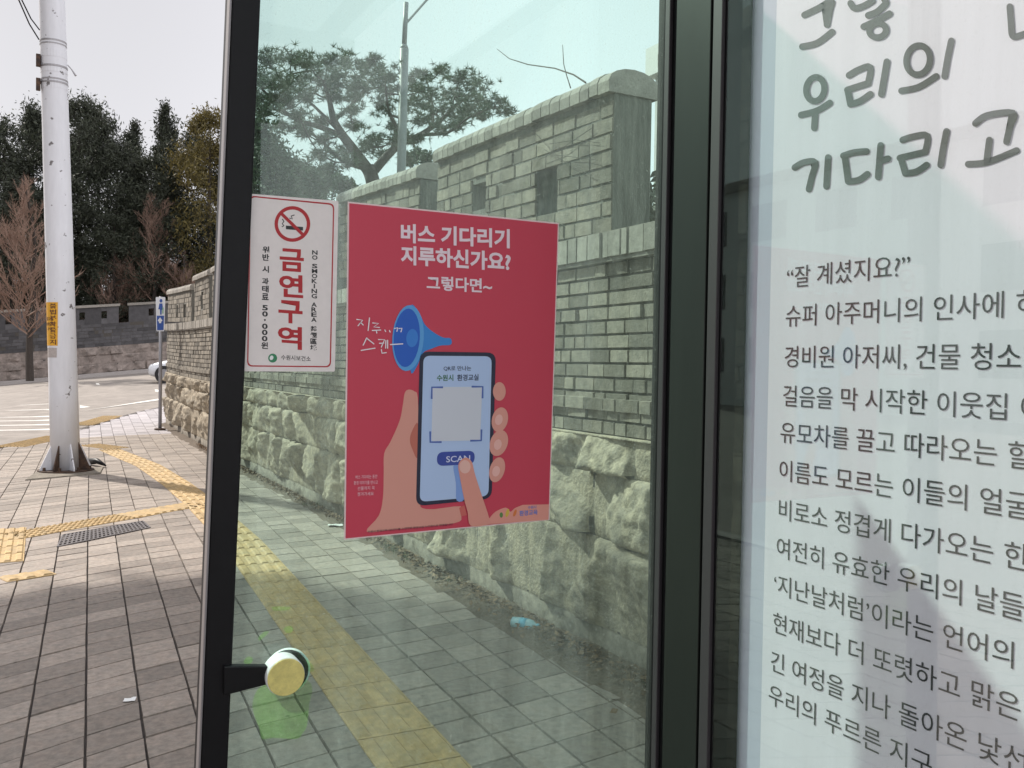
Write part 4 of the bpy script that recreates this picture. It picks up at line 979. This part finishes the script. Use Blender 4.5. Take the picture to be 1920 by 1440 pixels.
mb = MB(); cabin(mb, 1.2, 1.3, 2.5, 2.6, 1.415, 1.46, .64, .58); cbuild(mb, 'roof', m_car, car)
for x in (0.0, 2.55):
    for sy in (-1, 1):
        mb = MB(); mb.tube([(x, sy*.72, .32), (x, sy*.915, .32)], .325, 24); wh = cbuild(mb, 'wheel', m_tyre, car)
        mb = MB(); mb.tube([(x, sy*.90, .32), (x, sy*.925, .32)], .2, 20); cbuild(mb, 'rim', m_rim, wh)
for sy in (-1, 1):
    mb = MB(); mb.tube([(-.56, sy*.52, .60), (-.40, sy*.72, .66)], [.07, .06], 10); cbuild(mb, 'headlight', m_lamp, car, True)
mb = MB(); mb.abox(-.66, -.6, -.45, .45, .32, .44); cbuild(mb, 'grille', m_trim, car)
car.location = (0, 0, 0)

# ================================================================== LAMP, BUILDING AND TWIGS SEEN THROUGH THE GLASS
LYY = 12.5
def lpt(x, y): return onY(x, y, LYY)
lb = lpt(752, 330); lamp = thing('street_lamp', 'grey stepped lamp post with angled arm behind the stone wall', 'street lamp', (lb.x, lb.y, 0))
m_lpost = mat('lamp_post_grey', (.13, .14, .145), .5)
mb = MB(); k = (lb-CAM).dot(fwd)/F
mb.tube([lpt(750, 680), lpt(752.5, 320), lpt(758, 92)], 8.3*k, 16); mb.tube([lpt(758, 92), lpt(758, 84)], [8.3*k, 5.4*k], 16); mb.tube([lpt(758, 84), lpt(761.5, 5)], 4.6*k, 14); mb.build('post', m_lpost, lamp, smooth=True)
mb = MB(); mb.tube([lpt(763, 42), lpt(800, 0), lpt(850, -45)], 2.2*k, 8); arm_ = mb.build('arm', m_lpost, lamp)
mb = MB(); c = lpt(880, -60); mb.abox(c.x-.35, c.x+.3, c.y-.12, c.y+.12, c.z-.05, c.z+.06); mb.build('lamp_head', m_lpost, lamp, bevel=.03)
hb = onY(1217, 300, 10); m_hw = mat('pale_render', (.62, .62, .60), .8, var=.08, scale=2)
hs_ = thing('white_building', 'pale building corner with flat eave above the wall at the glass edge', 'building', (hb.x+2.5, 10.4, 0))
zt_ = onY(1217, 98, 10).z
xe = onY(1211, 80, 10.9).x
mb = MB(); mb.abox(xe+.12, xe+7, 10.0, 10.8, 0, zt_); mb.build('wall', m_hw, hs_)
mb = MB(); mb.abox(xe, xe+7.2, 9.9, 10.9, zt_, onY(1213, 64, 10.4).z); mb.build('eave', mat('eave_white', (.72, .72, .70), .7), hs_)
mb = MB(); mb.abox(xe+1.5, xe+2.6, 9.98, 9.998, 3.2, 4.4); mb.build('window', m_cglass, hs_)
m_twig = mat('dry_twig', (.06, .05, .04), .8)
mb = MB(); wp = lambda x, y: onX(x, y, 2.82)
mb.tube([wp(932, 92), wp(955, 110), wp(990, 121), wp(1040, 128), wp(1075, 140), wp(1098, 155)], [.002, .003, .0035, .004, .005, .006], 5)
mb.tube([wp(1055, 84), wp(1057, 120), wp(1062, 140), wp(1070, 165)], [.002, .003, .003, .004], 5)
for st in ([(1000, 245), (1040, 290), (1120, 300)], [(1010, 300), (1050, 280), (1110, 240)], [(1020, 280), (1070, 310), (1110, 330)], [(1030, 270), (1080, 262), (1125, 268)]):
    mb.tube([onX(x, y, 2.665) for x, y in st], .0018, 4)
tag(mb.build('climbing_twig', m_twig), 'thin bare twigs of a climber over the nearest parapet block', 'plant')

# ================================================================== TREES
m_bark = mat('dark_bark', (.045, .036, .03), .9, var=.3, scale=6)
m_leafA = mat('evergreen_leaf', (.036, .043, .026), .7, island=.55, trans=.12)
m_leafB = mat('olive_needle', (.10, .08, .02), .7, island=.45, trans=.2)
m_leafC = mat('pine_needle', (.055, .085, .048), .65, island=.45, trans=.2)
m_bare = mat('reddish_twig', (.25, .165, .125), .85, var=.2, scale=3)
def rand_unit(n): v = rng.normal(size=(n, 3)); return v/np.linalg.norm(v, axis=1)[:, None]
def cards(C, size, flatness=.6, aspect=.45, up=0.0):
    """many small leaf faces at centres C"""
    n = len(C); a = rand_unit(n); a[:, 2] = a[:, 2]*flatness+up; a /= np.linalg.norm(a, axis=1)[:, None]
    b = np.cross(a, rand_unit(n)); b /= np.linalg.norm(b, axis=1)[:, None]
    s_ = size*rng.uniform(.6, 1.4, (n, 1)); V = np.stack([C-a*s_, C+b*s_*aspect, C+a*s_, C-b*s_*aspect], 1).reshape(-1, 3)
    return V.tolist(), [(4*i, 4*i+1, 4*i+2, 4*i+3) for i in range(n)]
def evergreen_mesh(h, r_, n, seed, shape):
    """crown of leaf cards gathered in clumps round boughs"""
    R = np.random.default_rng(seed); cl_ = []
    nb = 70
    for k in range(nb):
        t = R.uniform(.06, 1); env = {'cone': (1-t)**.75*1.0+.05, 'round': math.sqrt(max(0, 1-(2*t-.85)**2*.75))*.95+.04}[shape]
        a = R.uniform(0, 2*math.pi); q_ = R.uniform(.25, 1)**.5; cl_.append((math.cos(a)*r_*env*q_, math.sin(a)*r_*env*q_, h*t, (.09+.09*R.random())*r_*(1.2 if t < .8 else .8)*2.0))
    C = []
    for x, y, z, s_ in cl_:
        m_ = int(n/nb); p = R.normal(size=(m_, 3))*np.array((s_*.5, s_*.5, s_*.42)); C.append(p+np.array((x, y, z)))
    tip = R.normal(size=(110, 3))*np.array((r_*.05, r_*.05, h*.018))+np.array((0, 0, h*.975)); C.append(tip)
    return np.concatenate(C)
VAR = []
for sd, (h, r_, shape) in enumerate(((10, 2.6, 'cone'), (10, 3.2, 'round'), (10, 2.1, 'cone'), (10, 3.0, 'round'))):
    C = evergreen_mesh(h, r_, 20000, sd+3, shape); V, Fs = cards(C, .125, .8, .26, .1)
    cm = MB(); cm.v = V; cm.f = Fs; cm.mi = [0]*len(Fs)
    tm = MB(); tm.tube([(0, 0, -2), (.05, 0, 3), (-.05, .05, 7), (0, 0, 9.6)], [.22, .18, .1, .03], 8)
    for k in range(14):
        z = random.uniform(2.5, 8.5); a = random.uniform(0, 6.28); l = r_*(1-z/11)*.9; tm.tube([(0, 0, z), (math.cos(a)*l*.6, math.sin(a)*l*.6, z+.1*l), (math.cos(a)*l, math.sin(a)*l, z+.35*l)], [.07, .045, .015], 5)
    VAR.append((cm, tm, h))
protos = {}
def far_tree(px, py_top, Y, sx, var, lm, label, zb=None, group='evergreens massed behind the far wall'):
    cm, tm, h = VAR[var]; top = onY(px, py_top, Y); zb = 2.8 if zb is None else zb
    t = thing('evergreen_tree', label, 'tree', (top.x, Y, zb), 0, group); sc = (top.z-zb)/h*.97
    if (var, lm.name) not in protos:
        c_ = cm.build('crown', lm); t_ = tm.build('trunk', m_bark); protos[(var, lm.name)] = (c_, t_)
    else:
        c_, t_ = (o.copy() for o in protos[(var, lm.name)]); COL.objects.link(c_); COL.objects.link(t_)
    for o in (c_, t_): o.parent = t
    t.scale = (sc*sx, sc*sx, sc); t.rotation_euler = (0, 0, random.uniform(0, 6.28))
    return t
FT = [(-70, 215, 56, .8, 1, m_leafA, 'dark evergreen at the left edge of the photo behind the bare tree'),
      (8, 222, 55, .75, 1, m_leafA, 'dark evergreen whose crown shows left of the white pole top'),
      (62, 196, 58, .6, 0, m_leafA, 'slim dark evergreen peeking out just left of the white pole'),
      (150, 182, 55, .62, 3, m_leafA, 'broad dark evergreen rising just right of the white pole'),
      (185, 200, 59, .6, 1, m_leafA, 'dark evergreen behind the broad one right of the white pole'),
      (222, 262, 54, .6, 1, m_leafA, 'lower dark evergreen in the dip of the tree line'),
      (250, 222, 57, .62, 2, m_leafA, 'pointed dark evergreen in the middle of the tree line'),
      (312, 188, 58, .62, 2, m_leafA, 'thin spire topped evergreen standing above its neighbours'),
      (285, 290, 52, .8, 3, m_leafA, 'low bushy evergreen above the blue sign'),
      (352, 245, 54, .7, 1, m_leafA, 'dark evergreen behind the olive pine'),
      (395, 205, 50, .62, 3, m_leafB, 'olive yellow pine beside the black shelter post'),
      (120, 330, 52, 1.0, 3, m_leafA, 'low bushy evergreen directly behind the white pole'),
      (20, 340, 52, 1.0, 1, m_leafA, 'low dark evergreen behind the left bare tree'),
      (350, 380, 51, 1.0, 1, m_leafA, 'low dark evergreen above the far parapet end'),
      (215, 400, 50.5, 1.0, 3, m_leafA, 'low dark evergreen between white pole and blue sign'),
      (470, 280, 52, .8, 1, m_leafA, 'dark evergreen seen through the tinted glass at its left edge'),
      (560, 300, 54, .9, 3, m_leafA, 'dark evergreen behind the no smoking notice')]
for a in FT: far_tree(*a)

def bare_tree(name, label, base, height, spread, seed, m_):
    R = random.Random(seed); t = thing(name, label, 'tree', base); tr, cr = MB(), MB(); base = Vector(base)
    lead = [base+Vector((R.gauss(0, .03)*k, R.gauss(0, .03)*k, height*k/8)) for k in range(9)]
    tr.tube(lead[:9], [.16-.017*k for k in range(9)], 8)
    def br(p, d, l, r_, lev):
        pts = [p]; n = 4
        for k in range(n):
            d = (d+Vector((R.gauss(0, .13), R.gauss(0, .13), .10+R.gauss(0, .08)))).normalized(); pts.append(pts[-1]+d*l/n)
        cr.tube(pts, [r_*(1-.2*k) for k in range(n+1)], 3, cap=False)
        if lev > 0:
            for k in range(1, n+1):
                for _ in range(2 if lev > 1 else 3):
                    dd = (d+Vector((R.gauss(0, .6), R.gauss(0, .6), R.gauss(.25, .35)))).normalized(); br(pts[k], dd, l*R.uniform(.32, .6), r_*.55, lev-1)
    for k in range(44):
        z = R.uniform(.2, .97); a = R.uniform(0, 6.28); p = lead[0].lerp(lead[8], z)
        br(p, Vector((math.cos(a), math.sin(a), R.uniform(.5, 1.1))).normalized(), spread*(1.12-z)*R.uniform(.7, 1.15)+.25, .035*(1.2-z)+.008, 2)
    tr.build('trunk', m_bark, t); cr.build('branches', m_, t)
    return t
bb = gp(56, 714); bare_tree('bare_tree', 'leafless reddish tree in front of the far wall at the left', (bb.x, bb.y-.5, bb.z), 8.6, 2.1, 3, m_bare)
b2 = onY(287, 560, 50); bare_tree('bare_tree', 'leafless reddish tree behind the far wall above the blue sign', (b2.x, 50, 2.4), onY(285, 372, 50).z-2.4, 1.9, 5, m_bare)
b3 = onY(215, 560, 50.5); bare_tree('bare_tree', 'smaller leafless tree behind the far wall right of the white pole', (b3.x, 50.5, 2.4), 4.2, 1.5, 8, m_bare)
b4 = onY(345, 560, 49); bare_tree('bare_tree', 'leafless tree behind the parapet beside the black frame post', (b4.x, 49, 2.4), 4.6, 1.5, 9, m_bare)
mb = MB()
for _ in range(900):
    x = random.uniform(-6, 10); y = 47.5-.05*x+random.uniform(0, 3); z = 2.3+g(x, 46); l = random.uniform(.5, 1.6); d = Vector((random.gauss(0, .3), random.gauss(0, .3), 1)).normalized(); p = Vector((x, y, z)); n = d.cross(Vector((1, 0, 0))).normalized()*.02
    mb.add([p-n, p+n, p+d*l], [(0, 1, 2)]); q_ = p+d*l*.5; e = (d+Vector((random.gauss(0, .7), 0, .2))).normalized()*l*.5; mb.add([q_-n*.6, q_+n*.6, q_+e], [(0, 1, 2)])
tag(mb.build('undergrowth', mat('undergrowth_twig', (.13, .075, .05), .9, island=.4)), kind='stuff')

# umbrella-shaped pine seen through the tinted glass
PY = 14.0
pbx = onY(705, 400, PY); pine = thing('pine_tree', 'spreading pine with twisted limbs behind the stone wall, seen through tinted glass', 'tree', (pbx.x, PY, 0))
PX = [(500, 112, 24), (545, 108, 22), (580, 122, 24), (615, 114, 24), (652, 118, 25), (690, 130, 24), (722, 142, 20), (700, 112, 12), (788, 142, 20), (826, 134, 18), (862, 146, 22), (893, 165, 22), (482, 150, 26), (520, 150, 26), (560, 155, 26), (600, 150, 27), (640, 155, 27), (680, 160, 24), (720, 170, 22), (758, 165, 22), (800, 170, 24), (850, 178, 26), (890, 192, 26), (928, 196, 20), (952, 208, 14),
      (480, 185, 26), (520, 184, 22), (575, 182, 16), (622, 180, 22), (662, 180, 20), (780, 195, 22), (822, 205, 24), (868, 212, 22), (905, 216, 16), (500, 206, 18), (560, 216, 14), (600, 228, 16), (722, 202, 20), (700, 260, 18), (742, 236, 18), (790, 226, 18), (832, 240, 18), (640, 285, 16), (690, 276, 18), (720, 292, 16), (600, 290, 16), (745, 262, 16), (560, 236, 13), (612, 262, 14), (666, 236, 12), (760, 300, 14), (655, 305, 14), (615, 318, 14), (782, 262, 13), (530, 235, 14), (572, 250, 14), (540, 190, 14), (655, 210, 14), (860, 235, 14)]
tuft = []; padc = []
for px, py, r_ in PX:
    k = (onY(px, py, PY)-CAM).dot(fwd)/F; c = onY(px, py, PY+random.uniform(-1.3, 1.3)); padc.append(c); nt_ = int(r_*2.6)
    for _ in range(nt_):
        p = c+Vector((random.gauss(0, .55)*r_*k, random.gauss(0, .9)*r_*k, random.gauss(0, .34)*r_*k)); tuft.append(p)
mb = MB()
for p in tuft:
    for _ in range(15):
        d = Vector((random.gauss(0, 1), random.gauss(0, 1), random.gauss(.35, .8))).normalized()*random.uniform(.07, .13); n = d.cross(Vector((random.gauss(0, 1), random.gauss(0, 1), random.gauss(0, 1)))).normalized()*.0075
        mb.add([p-n, p+n, p+d], [(0, 1, 2)])
mb.build('needle_crown', m_leafC, pine)
mb = MB(); T = lambda x, y, o=0: onY(x, y, PY+o)
kk = (pbx-CAM).dot(fwd)/F
def limb(pts, w0, w1):
    P = crom([tuple(T(*p)) for p in pts], 4, closed=False); n = len(P); mb.tube(P, [(w0+(w1-w0)*i/(n-1))*kk for i in range(n)], 8)
limb([(706, 620), (704, 420), (700, 345), (688, 312)], 17, 13)
limb([(688, 316), (662, 280), (640, 250), (625, 222), (618, 190), (606, 150)], 12, 3); limb([(640, 255), (600, 238), (560, 226), (522, 200, -.5), (490, 165, -.8)], 6, 2); limb([(690, 318), (640, 300), (600, 262), (565, 240, .6)], 5, 1.5)
limb([(700, 322), (728, 290), (752, 270), (790, 252, .3), (826, 226, .5), (862, 192, .7), (890, 175, .7)], 9, 2); limb([(735, 285), (742, 240), (728, 205, -.4), (722, 150, -.6)], 5, 1.5); limb([(790, 252, .3), (840, 248, -.4), (880, 220, -.6), (930, 200, -.7)], 4, 1.2)
limb([(628, 225), (660, 195, .4), (690, 160, .6)], 4, 1.2); limb([(640, 250), (590, 200, .7), (545, 160, .9)], 4, 1.2); limb([(812, 236), (810, 190, .8), (800, 150, .9)], 3.5, 1.2)
for c in padc:
    q_ = min(mb.v, key=lambda v: (Vector(v)-c).length_squared+ (0.6 if v[2] > c.z+.1 else 0)); q_ = Vector(q_)
    mb.tube([q_, q_.lerp(c, .5)+Vector((0, 0, -.05)), c], [.018, .012, .006], 4, cap=False)
mb.build('trunk', m_bark, pine, smooth=True)

def leafy(name, label, centre_list, Y, leafsize, m_, base, dens=1.0):
    t = thing(name, label, 'tree', base); C = []
    for px, py, r_ in centre_list:
        k = (onY(px, py, Y)-CAM).dot(fwd)/F; c = onY(px, py, Y+random.uniform(-.8, .8)); n = int(260*dens)
        C.append(np.array(c)+rng.normal(size=(n, 3))*np.array((.55, .7, .5))*r_*k)
    V, Fs = cards(np.concatenate(C), leafsize, .7, .4, .15); mbx = MB(); mbx.v = V; mbx.f = Fs; mbx.mi = [0]*len(Fs); mbx.build('crown', m_, t)
    mbx = MB()
    for px, py, r_ in centre_list:
        c = onY(px, py, Y); mbx.tube([Vector(base), Vector(base).lerp(c, .6)+Vector((0, 0, .1)), c], [.06, .03, .01], 5)
    mbx.build('trunk', m_bark, t)
bx = onY(520, 500, 17); leafy('evergreen_shrub', 'dense green shrub above the no smoking notice behind the tinted glass', [(478, 240, 24), (500, 258, 24), (470, 285, 26), (510, 292, 26), (540, 312, 24), (478, 325, 28), (520, 335, 28), (560, 335, 24), (598, 338, 20), (630, 342, 18), (590, 360, 26), (540, 365, 28), (650, 352, 14), (500, 370, 28)], 17, .05, m_leafC, (bx.x, 17, 0), 3.0)
bx = onY(785, 400, 16); leafy('evergreen_shrub', 'small green shrub showing between two parapet blocks', [(782, 290, 12), (800, 296, 10), (770, 300, 10)], 16, .05, m_leafC, (bx.x, 16, 0), 1.5)

# clipped hedge behind the near parapet, glimpsed through its loopholes
hd = thing('hedge', 'dark hedge behind the nearest parapet block, glimpsed through its loopholes', 'hedge', (3.7, 6, 0))
C = rng.uniform((3.3, 3.2, .1), (4.3, 9.5, 2.75), (16000, 3)); V, Fs = cards(C, .06, .7, .45, .1)
mbx = MB(); mbx.v = V; mbx.f = Fs; mbx.mi = [0]*len(Fs); mbx.build('foliage', m_leafA, hd)
mbx = MB()
for k in range(16): mbx.tube([(3.8, 3.4+k*.38, 0), (3.8+random.uniform(-.2, .2), 3.4+k*.38, 2.4)], [.03, .01], 5)
mbx.build('stems', m_bark, hd)

# street tree on the kerb, left of the frame: it shades the near pavement
def street_tree(base):
    t = thing('street_tree', 'evergreen street tree at the kerb left of the frame', 'tree', base); C = []; b = Vector(base); R = np.random.default_rng(17)
    for _ in range(70):
        p = R.normal(size=3); p /= np.linalg.norm(p); p *= R.random()**.33; c = np.array(b)+np.array((p[0]*1.5, p[1]*1.5, 7.5+p[2]*1.25)); C.append(c+R.normal(size=(230, 3))*np.array((.26, .3, .25)))
    V, Fs = cards(np.concatenate(C), .12, .7, .5, .1); mbx = MB(); mbx.v = V; mbx.f = Fs; mbx.mi = [0]*len(Fs); mbx.build('crown', m_leafA, t)
    mbx = MB(); mbx.tube([b, b+Vector((.05, 0, 4)), b+Vector((0, .1, 7.8))], [.19, .15, .06], 10)
    for k in range(12):
        a = k*.9; z = 5.2+.17*k; mbx.tube([b+Vector((0, 0, z)), b+Vector((.5*math.cos(a), .6*math.sin(a), z+.4)), b+Vector((1.1*math.cos(a), 1.2*math.sin(a), z+.9))], [.07, .045, .015], 5)
    mbx.build('trunk', m_bark, t)
street_tree((-3.2, 11.7, 0))

# building across the street, left of the frame: mirrored faintly in the text panel
ab = thing('apartment_block', 'pale apartment block across the street left of the frame', 'building', (-30, 26, 0))
mb = MB(); mb.abox(-42, -26, 8, 34, -.2, 9.5); mb.build('wall', m_hw, ab)
for j in range(3):
    for i in range(7):
        mb = MB(); mb.abox(-26, -25.97, 9.2+i*3.6, 11.2+i*3.6, 1.3+j*2.9, 2.9+j*2.9); mb.build('window', m_cglass, ab)
mb = MB(); mb.abox(-42.3, -25.7, 7.7, 34.3, 9.5, 9.9); mb.build('roof', m_conc, ab)
